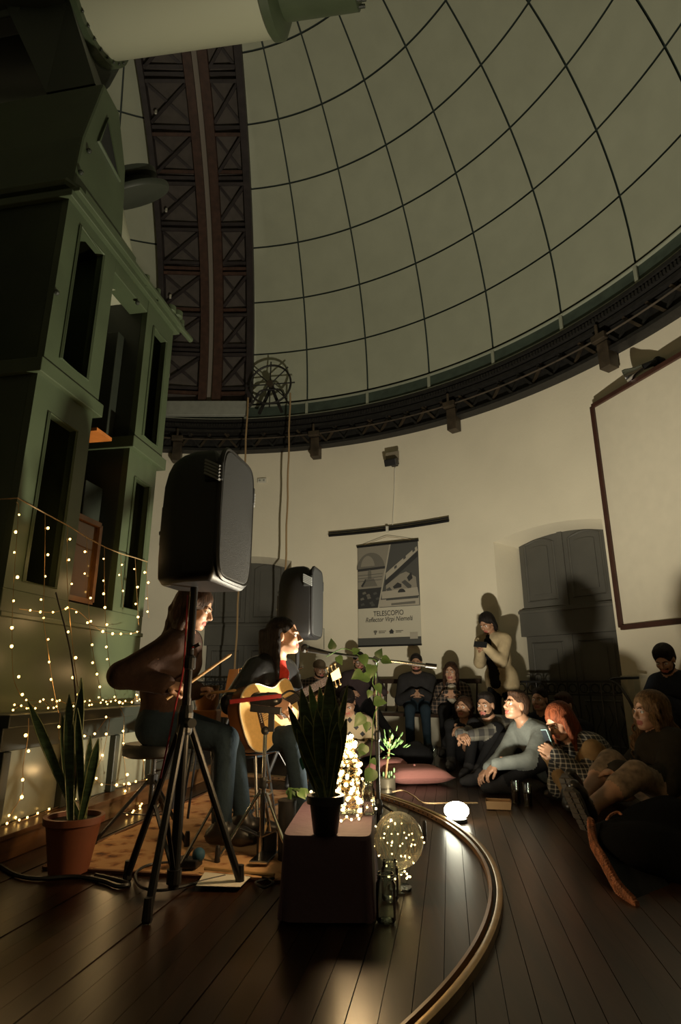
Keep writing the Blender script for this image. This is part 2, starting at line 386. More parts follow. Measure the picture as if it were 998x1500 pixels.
band = thing('trim_2', 'dark green band of short panels round the dome foot', None, (CX, CY, 5.19), kind='structure')
ring('band_board', [(6.06, 5.18), (5.99, 5.18), (6.01, 5.47), (6.08, 5.47)], bandm, band)
ring('upper_rail', [(6.01, 5.445), (5.965, 5.445), (5.965, 5.462), (6.01, 5.47)], bandp, band)
ring('lower_rail', [(6.01, 5.19), (5.945, 5.19), (5.945, 5.215), (6.01, 5.215)], bandp, band)
for a in [AZR-DAZ*j for j in range(-1, 9)]+[AZL+DAZ*j for j in range(0, 3)]:
    rr = AZ(a, 1, 0)-V((CX, CY, 0)); MB().box(AZ(a, 5.975, 5.33), (.045, .02, .24), V((-rr.y, rr.x, 0)), rr, UP).build('post', bandp, band)

# ================================================================ DOME SHUTTER (truss in the slit)
shu = thing('dome_shutter', 'tall dark trussed shutter closing the slit of the dome', 'shutter', (CX-.26, CY+6, CZ))
def SL(x, e, r=RD):                                                        # point on the slit strip
    q = math.sqrt(r*r-x*x); e = math.radians(e); return V((CX+x, CY+q*math.cos(e), CZ+q*math.sin(e)))
def strip(name, x0, x1, r0, r1, m, e0=0, e1=84, step=2.):
    es = np.arange(e0, e1+.1, step)
    rows = [[SL(x0, e, r1), SL(x0, e, r0), SL(x1, e, r0), SL(x1, e, r1), SL(x0, e, r1)] for e in es]
    return MB().grid(rows).build(name, m, shu, smooth=True)
strip('backing', -1.08, .55, 5.995, 6.02, shut)
strip('side_rail', -1.085, -1.0, 5.84, 6.01, shutb); strip('side_rail', .44, .555, 5.84, 6.01, shutb)
strip('centre_beam', -.37, -.235, 5.83, 6.0, shutr); strip('centre_beam', -.135, .015, 5.83, 6.0, shutr)
strip('centre_slot', -.235, -.135, 5.90, 6.0, mat('shutter_slot_pale', (.22, .19, .16), .7))
for (x0, x1) in ((-1.0, -.37), (.015, .44)):
    e = 2.0; j = 0
    while e < 78:
        step = 7.0
        for de in ((0, 1.0) if j % 2 == 0 else (0, .9, 1.8)):
            a, b = SL(x0, e+de, 5.92 if de else 5.88), SL(x1, e+de, 5.92 if de else 5.88)
            MB().bar(a, b, .05, .05, SL(0, e, 1)-SL(0, e, 2)).build('rung', shutr if (j+int(de)) % 3 == 0 else shutb, shu)
        for fl in (0, 1):
            a, b = (SL(x0, e+1.6, 5.91), SL(x1, e+step-.3, 5.91)) if fl else (SL(x1, e+1.6, 5.95), SL(x0, e+step-.3, 5.95))
            MB().bar(a, b, .045, .03, SL(0, e, 1)-SL(0, e, 2)).build('brace', shutb, shu)
        if x0 < -.5 and j % 2 == 0: MB().box(SL(-.9, e+3, 5.88), (.03, .02, .07)).build('bolt_plate', white, shu)
        e += step; j += 1
MB().box(V((CX-.30, CY+5.80, 5.33)), (1.60, .08, .27)).build('sill_board', grey, shu, bevel=.01)

# ================================================================ TELESCOPE PIER
pier = thing('telescope_pier', 'tall green steel telescope pier with open bays and mouldings', 'pier', PS(3.7, 0, 3.1))
def pbox(name, s0, s1, z0, z1, d0, d1, m=green, par=None, bev=.006):     # d0 nearer the room than d1
    return MB().box(PS((s0+s1)/2, (z0+z1)/2, (d0+d1)/2), (abs(d1-d0), s1-s0, z1-z0), PN, PD, UP).build(name, m, par or pier, bevel=bev)
def bay(s0, s1, z0, z1, o0, o1, p0, p1, dist=2.43):
    f = MB()                                                               # face with an opening, 5 cm plate
    for a, b, c, e in ((s0, o0, z0, z1), (o1, s1, z0, z1), (o0, o1, z0, p0), (o0, o1, p1, z1)):
        f.box(PS((a+b)/2, (c+e)/2, dist+.025), (.05, b-a, e-c), PN, PD, UP)
    o = f.build('bay_face', green, pier)
    pts = [PS(a, b, dist-.004) for a, b in ((o0, p0), (o1, p0), (o1, p1), (o0, p1))]
    MB().tube(pts, .014, 5, closed=True).build('bay_moulding', green, o)
    pbox('bay_side', s0, s0+.03, z0, z1, dist+.05, dist+.75, greend if s0 > 4 else green); pbox('bay_side', s1-.03, s1, z0, z1, dist+.05, dist+.75)  # far tower's near side: its shade is put in as a darker green
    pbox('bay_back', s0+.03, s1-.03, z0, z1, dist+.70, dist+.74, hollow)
    return o
bay(2.93, 3.545, 2.78, 4.05, 3.08, 3.38, 2.89, 3.95); bay(4.08, 4.565, 2.74, 4.05, 4.20, 4.445, 2.82, 3.86)
bay(2.90, 3.50, 1.34, 2.68, 3.05, 3.345, 1.40, 2.48); bay(4.03, 4.49, 1.34, 2.64, 4.15, 4.40, 1.38, 2.43)
pbox('front_panel', 2.93, 2.97, 2.78, 4.05, 2.48, 4.3); pbox('front_panel', 2.90, 2.94, .66, 2.68, 2.48, 4.3)
pbox('back_panel', 3.545, 4.08, 1.34, 4.05, 3.05, 3.10, hollow)  # shade at the back of the gap, put into the panel colour
pbox('ledge', 2.87, 3.56, 2.68, 2.78, 2.39, 4.3); pbox('ledge', 4.01, 4.58, 2.64, 2.74, 2.39, 3.2)
pbox('header', 3.545, 4.08, 3.93, 4.05, 2.43, 2.6)
pbox('top_moulding', 2.90, 4.62, 4.05, 4.10, 2.39, 4.3); pbox('top_moulding', 2.92, 4.64, 4.10, 4.135, 2.35, 4.3)
pbox('step_panel', 3.98, 4.075, 2.74, 3.70, 2.62, 3.0, greend); pbox('step_panel', 3.80, 4.025, 1.34, 2.30, 2.62, 3.0, greend)  # step panels and shelf: shade of the gap painted in as darker green
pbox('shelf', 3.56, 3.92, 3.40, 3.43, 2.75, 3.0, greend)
pbox('apron', 2.90, 4.49, .66, 1.34, 2.43, 2.50); pbox('apron_rail', 2.895, 4.495, 1.18, 1.21, 2.415, 2.44)
pbox('end_panel', 4.46, 4.49, .66, 2.64, 2.50, 3.9); pbox('end_panel', 4.535, 4.565, 2.74, 4.05, 2.48, 3.9)
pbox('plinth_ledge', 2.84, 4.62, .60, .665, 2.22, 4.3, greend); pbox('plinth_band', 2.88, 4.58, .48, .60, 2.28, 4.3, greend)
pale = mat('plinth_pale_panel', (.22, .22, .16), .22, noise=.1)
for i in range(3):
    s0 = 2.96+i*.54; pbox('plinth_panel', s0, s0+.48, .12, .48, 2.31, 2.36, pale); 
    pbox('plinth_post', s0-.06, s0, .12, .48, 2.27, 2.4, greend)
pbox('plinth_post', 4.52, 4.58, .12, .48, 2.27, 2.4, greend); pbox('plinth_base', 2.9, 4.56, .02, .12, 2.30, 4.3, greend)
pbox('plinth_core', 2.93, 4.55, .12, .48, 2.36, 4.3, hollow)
orange = mat('orange_wood', (.36, .12, .025), .4, noise=.2)
tag(MB().box(PS(3.67, 2.60, 2.60), (.34, .2, .025), PN, PD, UP).build('corner_shelf', orange, pier), 'orange wooden shelf board')
lw = mat('case_wood', (.16, .07, .025), .4, noise=.25)
cs = MB()                                                                   # small glazed case in the lower bay
for a, b in (((3.49, 1.37), (3.79, 1.37)), ((3.79, 1.37), (3.79, 1.93)), ((3.79, 1.93), (3.49, 1.93)), ((3.49, 1.93), (3.49, 1.37))):
    cs.bar(PS(*a, 2.46), PS(*b, 2.46), .035, .035, PN)
tag(cs.build('case_frame', lw, pier), 'small brown wooden case frame')
pbox('case_pane', 3.49, 3.79, 1.37, 1.93, 2.465, 2.47, mat('pane_lit_orange', (.10, .045, .012), .08), bev=0)  # orange light on the pane is put into its base colour
# the slanted mounting block on top
prof = [(2.95, 4.13), (2.98, 4.66), (3.12, 5.36), (3.36, 5.34), (3.42, 5.20), (3.54, 4.92), (3.60, 4.40), (3.62, 4.13)]
o = MB().prism([PS(s, z, 2.44) for s, z in prof], -PN*1.0).build('mount_block', green, pier, bevel=.02)
dz = [(3.15, 4.80), (3.21, 5.10), (3.46, 4.74)]
MB().prism([PS(s, z, 2.437) for s, z in dz], PN*.006).build('mount_opening', hollow, o)
MB().tube([PS(s, z, 2.434) for s, z in dz], .016, 5, closed=True).build('mount_rim', green, o)
MB().tube([PS(2.94, 4.19, 4.2), PS(2.94, 4.19, 2.46), PS(3.0, 4.16, 2.40), PS(3.7, 4.16, 2.40)], .045, 8).build('mount_pipe', green, o)
c = PF(196, 290, 2.62); ax = V((-.28, -.52, .78)).normalized()
MB().lathe(c, [(.20, -.03), (.33, 0), (.34, .02), (.34, .045), (.25, .06), (.22, .12), (.27, .14), (.27, .19), (.1, .20)], 32, ax).build('setting_disc', greend, pier, smooth=True)
MB().lathe(PS(3.95, 4.0, 2.75), [(.30, 0), (.24, .45), (.15, 1.1), (.1, 1.15)], 24, (-PD*.35+UP).normalized()).build('counterweight_cone', telw, pier, smooth=True)
for s, z, r in ((4.55, 4.22, .055), (4.63, 4.18, .04), (4.42, 4.19, .05), (3.95, 4.17, .03), (4.15, 4.18, .03)):
    MB().lathe(PS(s, z-.08, 2.40), [(r*.6, 0), (r*.6, .05), (r, .06), (r, .11), (r*.5, .12)], 12).build('valve_knob', green, pier, smooth=True)
MB().cyl(PS(4.5, 4.13, 2.40), PS(4.80, 4.10, 2.36), .028).build('spout_pipe', green, pier)
for s, z in ((2.945, 3.3), (3.0, 4.35), (3.05, 4.6), (3.9, 3.9)): MB().ball(PS(s, z, 2.425), .02, 8).build('bolt', greend, pier)
# climbing step in front of the pier
st = thing('pier_step', 'low brown wooden step along the foot of the green pier', 'step', PS(3.9, 0, 2.25))
stepw = wood_mat('step_wood', (.05, .022, .008), (.16, .075, .028), .35, 1.0, -TH)
for i in range(2): MB().box(PS(3.9, .108, 2.12+.085+i*.14), (.135, 3.1, .024), PN, PD, UP).build('tread', stepw, st, bevel=.003)
MB().box(PS(3.9, .05, 2.155), (.02, 3.06, .098), PN, PD, UP).build('riser', stepw, st)

# ================================================================ TELESCOPE
A0, A1 = V((-2.55, 4.20, 7.30)), V((.16, 3.72, 7.12)); TX = (A1-A0).normalized(); TL = (A1-A0).length
tel = thing('telescope', 'large cream reflector telescope tube above the green pier', 'telescope', A0)
def tl(name, p, m): return MB().lathe(A0, p, 40, TX).build(name, m, tel, smooth=True)
tl('tube', [(.47, .2), (.47, 1.88)], telw); tl('tube_flange', [(.53, .10), (.53, .20), (.47, .205)], green)
tl('mirror_cell', [(.5, -2.0), (.68, -1.9), (.70, -.08), (.56, .1)], greend)
tl('nose', [(.40, 1.88), (.40, 1.98), (.36, 2.0), (.36, TL-.02), (.30, TL)], green); tl('nose_collar', [(.47, 1.88), (.50, 1.90), (.50, 1.98), (.40, 2.04)], green)
x, y, _ = basis(TX)
for i in range(28):
    t = 2*math.pi*i/28; MB().ball(A0+TX*.215+(x*math.cos(t)+y*math.sin(t))*.495, .014, 6).build('rivet', greend, tel)
for i in range(16):
    t = 2*math.pi*i/16; MB().cyl(A0+TX*(TL-.03)+(x*math.cos(t)+y*math.sin(t))*.325, A0+TX*(TL+.03)+(x*math.cos(t)+y*math.sin(t))*.325, .018, n=8).build('end_bolt', greend, tel)
MB().hexa([PS(3.12, 5.37, 2.52), PS(3.36, 5.37, 2.52), PS(3.36, 5.37, 2.95), PS(3.12, 5.37, 2.95)]+[A0+V((.02, -.3, -.35)), A0+V((.02, .2, -.35)), A0+V((-.6, .25, -.35)), A0+V((-.6, -.3, -.35))]).build('saddle', greend, tel)
MB().bar(A0+V((-.95, -.2, -.66)), A0+V((-.35, -.28, -.62)), .16, .1).build('clamp_plate', greend, tel, bevel=.01)

# ================================================================ PULLEY WHEEL AND ROPES
wc = W(396, 563, 5.72); rr = (V((wc.x-CX, wc.y-CY, 0))).normalized(); tt = V((-rr.y, rr.x, 0)); WR = .36
pw = thing('pulley_wheel', 'spoked iron pulley wheel on an A-frame above the ropes', 'pulley', wc-UP*.45)
circ = [wc+tt*(WR*math.cos(2*math.pi*i/36))+UP*(WR*math.sin(2*math.pi*i/36)) for i in range(36)]
MB().tube(circ, .018, 6, closed=True).build('rim', iron, pw, smooth=True)
MB().cyl(wc-rr*.06, wc+rr*.06, .055).build('hub', ironl, pw)
for i in range(8):
    t = 2*math.pi*i/8+math.pi/2; e = tt*math.cos(t)+UP*math.sin(t); MB().cyl(wc, wc+e*WR, .011, n=6).build('spoke', iron, pw)
    MB().cyl(wc+e*WR, wc+e*(WR+.07), .012, n=6).build('peg', iron, pw)
for s in (-1, 1):
    MB().bar(wc+rr*.08, wc+tt*.2*s-UP*.50+rr*.08, .05, .03, rr).build('frame_leg', iron, pw)
    MB().tube(bez([wc-UP*.1, wc+tt*.18*s-UP*.12, wc+tt*.28*s-UP*.3, wc+tt*.36*s-UP*.42], 14), .016, 6).build('rope_guide', iron, pw)
for nm, px, py, pz, lab in (('rope', 363, 592, 0.5, 'long hemp rope hanging from the wheel in front of the grey door'), ('rope', 425, 585, .9, 'long hemp rope hanging from the wheel beside the far loudspeaker')):
    a = W(px, py, 5.72); top = a+UP*.12; b = V((a.x, a.y, pz)); pts = [top.lerp(b, i/20)+V((.006*math.sin(i*1.7), 0, 0)) for i in range(21)]
    tag(MB().tube(pts, .015, 7).build(nm, ropem, loc=b, smooth=True), lab, 'rope')
# ================================================================ THINGS ON THE WALL
def wallframe(a, r): rr = AZ(a, 1, 0)-V((CX, CY, 0)); return V((rr.y, -rr.x, 0)), -rr      # right (as seen), towards the room
# --- poster
pa = 62.8; RT, NI = wallframe(pa, RW); pc = AZ(pa, 6.14, 2.12); PWI, PHI = 1.0, 1.53
pos = thing('hanging_banner', 'printed banner with dome and telescope pictures on the wall', 'banner', pc-UP*PHI/2)
FRM = (pc+NI*.006, RT, UP, NI)
def pp(u, v, n=.004): return pc+RT*((u-.5)*PWI)+UP*((.5-v)*PHI)+NI*n
cloth = mat('banner_cloth', (.50, .47, .38), .8); pk = [mat(f'print_tone_{i}', c, .8) for i, c in enumerate([(.03, .03, .03), (.07, .07, .065), (.14, .13, .11), (.24, .22, .18), (.36, .33, .27)])]
bs = MB().box(pc, (PWI, .006, PHI), RT, NI, UP).build('banner_sheet', cloth, pos)
MB().cyl(pp(-.01, 0), pp(1.01, 0), .018).build('top_rod', blackm, pos); MB().cyl(pp(0, 1), pp(1, 1), .014).build('bottom_rod', blackm, pos)
top = V(W(572, 776, 6.14)); top = pp(.5, -.075)
MB().tube([pp(.02, 0), top, pp(.98, 0)], .004, 5).build('hanging_cord', ropem, pos)
lay = [0]
def flat(name, pts, tone, par=bs, lab=None):
    lay[0] += 1; o = MB().prism([pp(u, v, .0034+lay[0]*.00022) for u, v in pts], NI*.0002).build(name, pk[tone], par)
    return o
def arcp(cu, cv, ru, rv, a0, a1, n=14): return [(cu+ru*math.cos(math.radians(a0+(a1-a0)*i/n)), cv-rv*math.sin(math.radians(a0+(a1-a0)*i/n))) for i in range(n+1)]
flat('print_sky', [(.0, .012), (.54, .012), (.33, .635), (0, .635)], 3)
flat('print_dark_sky', [(.56, .012), (1, .012), (1, .635), (.35, .635)], 1)
flat('print_dome', arcp(.22, .24, .235, .165, 0, 180), 2); flat('print_dome_light', arcp(.17, .235, .12, .13, 10, 170), 3)
flat('print_ring', [(0, .235), (.46, .225), (.455, .25), (0, .26)], 0)
flat('print_wall', [(0, .26), (.45, .25), (.41, .42), (0, .42)], 3)
flat('print_arch', arcp(.2, .28, .03, .03, 0, 180)+[(.17, .34), (.23, .34)], 2); flat('print_steps', [(.12, .34), (.27, .34), (.33, .42), (.06, .42)], 2)
flat('print_stair', [(.05, .41), (.13, .34), (.14, .36), (.08, .42)], 0)
for i in range(3): flat('print_course', [(.0, .30+.03*i), (.42-.01*i, .295+.03*i), (.42-.01*i, .300+.03*i), (0, .305+.03*i)], 1)
flat('print_shrubs', [(0, .44), (.40, .435), (.33, .635), (0, .635)], 0)
for i in range(9):
    u, v = random.uniform(.03, .30), random.uniform(.47, .60); flat('print_leaf', [(u, v), (u+.05, v-.01), (u+.07, v+.012), (u+.01, v+.02)], 1+i % 2)
flat('print_tube', [(.47, .30), (.98, .06), (.995, .10), (.47, .37)], 4); flat('print_tube_shade', [(.46, .37), (.995, .11), (.995, .16), (.45, .43)], 0)
for u, v in ((.63, .25), (.78, .165), (.93, .10)): flat('print_hatch', [(u-.02, v-.008), (u+.02, v-.025), (u+.025, v), (u-.015, v+.018)], 1)
flat('print_mount', [(.47, .42), (.70, .32), (.80, .30), (.95, .36), (.97, .50), (.88, .48), (.60, .50), (.47, .52)], 3)
flat('print_mount_gap', [(.58, .44), (.66, .40), (.72, .42), (.72, .45), (.6, .46)], 0); flat('print_mount_gap', [(.81, .36), (.88, .31), (.90, .37), (.84, .40)], 0)
flat('print_arm', [(.72, .40), (.78, .38), (.88, .44), (.86, .49)], 1); flat('print_arm', [(.47, .46), (.53, .44), (.60, .50), (.54, .53)], 1)
flat('print_plinth', [(.40, .48), (.97, .46), (.99, .54), (.40, .55)], 4); flat('print_plinth_arch', arcp(.72, .50, .06, .035, 0, 180), 0)
flat('print_plinth_base', [(.37, .56), (.99, .55), (.99, .63), (.355, .63)], 4); flat('print_shadow', [(.47, .555), (.98, .545), (.98, .565), (.47, .57)], 1); flat('print_shadow', [(.55, .60), (.93, .59), (.93, .615), (.55, .62)], 2)
flat('print_divider', [(.54, .012), (.56, .012), (.35, .637), (.33, .637)], 4)
flat('print_footer', [(0, .925), (1, .925), (1, 1), (0, 1)], 1)
flat('print_blank_square', [(.83, .885), (.95, .885), (.95, .945), (.83, .945)], 4)
flat('print_crest', arcp(.285, .862, .03, .018, 180, 360)+arcp(.285, .862, .03, .008, 0, 180), 2); flat('print_crest_base', [(.27, .88), (.30, .88), (.295, .895), (.275, .895)], 2)
flat('print_house_logo', [(.50, .872), (.545, .845), (.59, .872), (.575, .872), (.575, .89), (.515, .89), (.515, .872)], 0)
for u0, u1, v in ((.34, .46, .860), (.34, .44, .875), (.61, .73, .862), (.61, .70, .875)): flat('print_small_line', [(u0, v), (u1, v), (u1, v+.006), (u0, v+.006)], 2)
def fr(u, v): return (pp(u, v, .0115), RT, UP, NI)
text_mesh('TELESCOPIO', .105, fr(.5, .695), bs, pk[0], 'title_lettering', sx=.82)
text_mesh('Reflector Virpi Niemelä', .098, fr(.5, .752), bs, pk[0], 'subtitle_lettering', shear=.25, sx=.80)
# --- slanted picture rail bar above the banner, with its wire
ra, rb = W(483, 785, 6.12), W(660, 764, 6.12)
pr_ = thing('picture_rail', 'long dark wall rail above the printed banner', 'rail', (ra+rb)/2)
n = 10; rp = [AZ(72.0+(53.3-72.0)*i/n, 6.15, 3.11) for i in range(n+1)]
MB().tube(rp, .022, 4).build('rail_bar', blackm, pr_); MB().tube([p+UP*.045 for p in rp], .012, 4).build('rail_edge', blackm, pr_)
MB().box(rp[5]+NI*.03, (.035, .03, .09), RT, NI, UP).build('rail_hook', white, pr_)
# --- floodlight
fa = 61.3; f0 = AZ(fa, 6.15, 4.20); fl = thing('floodlight', 'black wall floodlight with a pale hood and white cable', 'floodlight', f0-UP*.12)
MB().box(f0+NI*.02, (.10, .08, .14), RT, NI, UP).build('mount', blackm, fl); MB().box(f0+NI*.14-UP*.05, (.20, .14, .11), RT, (NI-UP*.4).normalized(), (UP+NI*.4).normalized()).build('housing', black, fl, bevel=.012)
MB().box(f0+NI*.10+UP*.06, (.22, .02, .15), RT, NI, UP).build('hood', mat('hood_taupe', (.22, .19, .14), .6), fl)
MB().box(f0+NI*.19-UP*.085, (.13, .015, .07), RT, (NI-UP*.5).normalized(), (UP+NI*.5).normalized()).build('lens', white, fl)
MB().tube([f0+NI*.0-UP*.1, AZ(61.6, 6.17, 3.7), AZ(62, 6.17, 3.15)], .008, 6).build('cable', white, fl)
# --- spotlight above the dark red frame
sa = 23.6; s0 = AZ(sa, 6.12, 4.26); rt2, ni2 = wallframe(sa, RW); sl = thing('spotlight', 'small swivel spotlight bulb above the dark red frame', 'spotlight', s0)
MB().cyl(s0-ni2*.07, s0, .06, n=16).build('base', blackm, sl); MB().cyl(s0, s0-rt2*.10+ni2*.10-UP*.04, .035, n=10).build('socket', blackm, sl)
h0 = s0-rt2*.10+ni2*.10-UP*.04; hd = (-rt2*.9+ni2*.4-UP*.25).normalized(); MB().lathe(h0, [(.035, 0), (.05, .08), (.085, .17), (.085, .2), (.02, .21)], 16, hd).build('reflector', steel, sl, smooth=True)
MB().tube([s0-UP*.05, s0-UP*.15+rt2*.05], .006, 5).build('cable', blackm, sl)
# --- dark red frame with plain panel
fz0, fz1, fa0, fa1 = 1.41, 4.08, 31.6, 8.0
P0, P1 = AZ(fa0, 6.13, 0), AZ(fa1, 6.13, 0); RF = (P1-P0).normalized(); NF = V((-RF.y, RF.x, 0))
NF = NF if NF.dot(V((CX, CY, 0))-P0) > 0 else -NF; off = NF*.16
fp = thing('framed_panel', 'big plain white wall panel in a thin dark red wooden frame', 'panel', (P0+P1)/2+UP*fz0)
FW = (P1-P0).length; mid = (P0+P1)/2+NF*.02
MB().box(mid+UP*(fz0+fz1)/2, (FW, .03, fz1-fz0), RF, NF, UP).build('board', mat('panel_white', (.66, .61, .49), .8, noise=.03), fp)
for a, b in (((-.5, fz0), (.5, fz0)), ((-.5, fz1), (.5, fz1)), ((-.5, fz0), (-.5, fz1)), ((.5, fz0), (.5, fz1))):
    MB().bar(mid+RF*a[0]*FW+UP*a[1]+NF*.02, mid+RF*b[0]*FW+UP*b[1]+NF*.02, .055, .055, NF).build('frame_bar', framem, fp, bevel=.006)
# --- security camera and box near the rope
ca = 84.6; rt3, ni3 = wallframe(ca, RW); c0 = W(357, 703, 6.15); cm = thing('security_camera', 'small security camera on the wall beside the rope', 'camera', c0)
MB().cyl(c0+ni3*-.05, c0+ni3*.06, .05, n=14).build('bracket', white, cm); MB().cyl(c0+ni3*.06, c0+ni3*.2+rt3*.14+UP*.0, .045, n=14).build('body', black, cm); MB().ball(c0+ni3*.15+rt3*.1-UP*.07, .035, 10).build('sensor', white, cm)
b0 = W(384, 704, 6.18); rt3, ni3 = wallframe(82, RW); jb = thing('socket_box', 'small white socket box on the wall above the far loudspeaker', 'socket', b0)
MB().box(b0, (.15, .03, .08), rt3, ni3, UP).build('plate', white, jb, bevel=.005)
for s in (-1, 1): MB().cyl(b0+rt3*.035*s, b0+rt3*.035*s+ni3*.02, .016, n=10).build('outlet', grey, jb)
# --- surface cable square behind the far loudspeaker
cb = [W(456, 921, 6.185), W(475, 921, 6.185), W(475, 951, 6.185)]
tag(MB().tube(cb, .006, 5).build('surface_cable', grey, loc=cb[0]), 'thin grey cable bent on the wall beside the far loudspeaker', 'cable')

# ================================================================ IRON BALUSTRADES at the niches
def balustrade(a0, a1, r, lab):
    p0, p1 = AZ(a1, r, 0), AZ(a0, r, 0); t = (p1-p0).normalized(); L = (p1-p0).length; nrm = V((t.y, -t.x, 0))
    b = thing('balustrade', lab, 'railing', (p0+p1)/2, 'iron balustrades at the doors')
    MB().bar(p0+UP*.84, p1+UP*.84, .045, .025).build('handrail', blackm, b); MB().bar(p0+UP*.70, p1+UP*.70, .03, .015).build('upper_rail', blackm, b); MB().bar(p0+UP*.10, p1+UP*.10, .03, .02).build('lower_rail', blackm, b)
    k = int(L/.13)
    for i in range(k+1):
        p = p0.lerp(p1, i/k); MB().cyl(p+UP*.0, p+UP*.84, .022 if i in (0, k) else .009, n=6).build('baluster', blackm, b)
        if i < k:
            q = p0.lerp(p1, (i+.5)/k)+UP*.77
            MB().tube([q+t*(.045*math.cos(u))+UP*(.045*math.sin(u)) for u in np.linspace(0, 6.28, 13)[:-1]], .007, 5, closed=True).build('scroll', blackm, b)
            q2 = q-UP*.38; MB().tube([q2+t*(.05*math.sin(3*u))*(1-abs(u)/1.2)+UP*(.2*u) for u in np.linspace(-1, 1, 12)], .006, 5).build('scroll', blackm, b)
    return b
balustrade(31.5, 48.0, 5.98, 'black wrought iron balustrade in front of the door beside the red frame')
balustrade(79.0, 92.0, 6.0, 'black wrought iron balustrade in front of the door behind the ropes')
nb0 = AZ(31.0, 5.95, 0); np_ = thing('newel_post', 'pale newel post with curled iron handrail end beside the balustrade', 'post', nb0)
MB().box(nb0+UP*.45, (.09, .09, .9), *(wallframe(31, 6)), UP).build('post', mat('newel_cream', (.40, .36, .26), .7), np_, bevel=.008)
MB().tube(bez([nb0+V((-.05, -.12, .1)), nb0+V((-.02, -.14, .5)), nb0+V((-.12, -.1, .78)), nb0+V((-.2, -.06, .86)), nb0+V((.08, -.1, .88))], 24), .014, 6).build('handrail_end', blackm, np_)

# ================================================================ WALL BENCH
bench = thing('spindle_bench', 'long dark curved bench with spindle back along the wall', 'bench', AZ(64, 5.7, 0))
def arcbox(name, a0, a1, r0, r1, z0, z1, m, par, n=14):
    rows = [[AZ(a0+(a1-a0)*i/n, r, z) for r, z in ((r0, z0), (r1, z0), (r1, z1), (r0, z1), (r0, z0))] for i in range(n+1)]
    b = MB().grid(rows); k = len(b.v); b.add([rows[0][j] for j in range(4)], [(0, 1, 2, 3)]); b.add([rows[-1][j] for j in range(4)], [(3, 2, 1, 0)]); return b.build(name, m, par)
arcbox('seat', 49.5, 78.5, 5.50, 5.97, .41, .45, darkw, bench); arcbox('back_rail', 49.5, 78.5, 5.99, 6.04, .82, .88, darkw, bench)
for a in np.arange(50, 78.1, 1.6): MB().cyl(AZ(a, 5.96, .43), AZ(a, 6.015, .84), .012, n=6).build('spindle', darkw, bench)
for a in np.arange(50, 78.1, 7):
    for r in (5.54, 5.92): MB().cyl(AZ(a, r, 0), AZ(a, r, .41), .022, .026, n=8).build('leg', darkw, bench)

# ================================================================ RAIL RING in the floor
rl = thing('floor_rail', 'curved brass edged rail ring set in the wooden floor', 'rail', (CX, CY, 0))
brass = mat('worn_brass', (.30, .20, .09), .33, metal=.75, noise=.25, nscale=14)
edgew = mat('rail_kerb_wood', (.15, .08, .035), .4, noise=.25)
def rring(name, prof, m):
    rows = [[AZ(a, r, z) for r, z in prof+[prof[0]]] for a in np.arange(-180, 180.1, 1.5)]
    return MB().grid(rows).build(name, m, rl, smooth=True)
rring('kerb', [(2.766, 0), (2.768, .024), (2.780, .026), (2.784, 0)], edgew); rring('rail_head', [(2.798, 0), (2.798, .026), (2.802, .029), (2.818, .029), (2.822, .026), (2.822, 0)], brass)
rring('groove', [(2.780, 0), (2.780, .006), (2.800, .006), (2.800, 0)], iron)
for a in np.arange(14, 62, 1.4): MB().cyl(AZ(a, 2.769, .013), AZ(a, 2.762, .013), .005, n=6).build('screw_hole', iron, rl)
# ================================================================ PEOPLE: smooth-union bodies polygonised with surface nets
def A_(p): return np.array(p, dtype=np.float32)
def cap(a, b, ra, rb, tag, k=.03, neg=False): return ('c', A_(a), A_(b), ra, rb, tag, k, neg)
def ell(c, r, tag, k=.03, R=None, neg=False): return ('e', A_(c), A_(r), np.eye(3, dtype=np.float32) if R is None else A_(R), None, tag, k, neg)
def pdist(pr, p):
    if pr[0] == 'c':
        a, b, ra, rb = pr[1:5]; ab = b-a; t = np.clip(((p-a)@ab)/max(1e-9, float(ab@ab)), 0, 1)
        q = p-a-t[..., None]*ab; return np.sqrt((q*q).sum(-1))-(ra+(rb-ra)*t)
    q = (p-pr[1])@pr[3].T; k0 = np.sqrt(((q/pr[2])**2).sum(-1)); k1 = np.sqrt(((q/pr[2]**2)**2).sum(-1))+1e-9
    return k0*(k0-1)/k1
def pbb(pr):
    if pr[0] == 'c':
        r = max(pr[3], pr[4]); return np.minimum(pr[1], pr[2])-r, np.maximum(pr[1], pr[2])+r
    r = float(max(pr[2])); return pr[1]-r, pr[1]+r
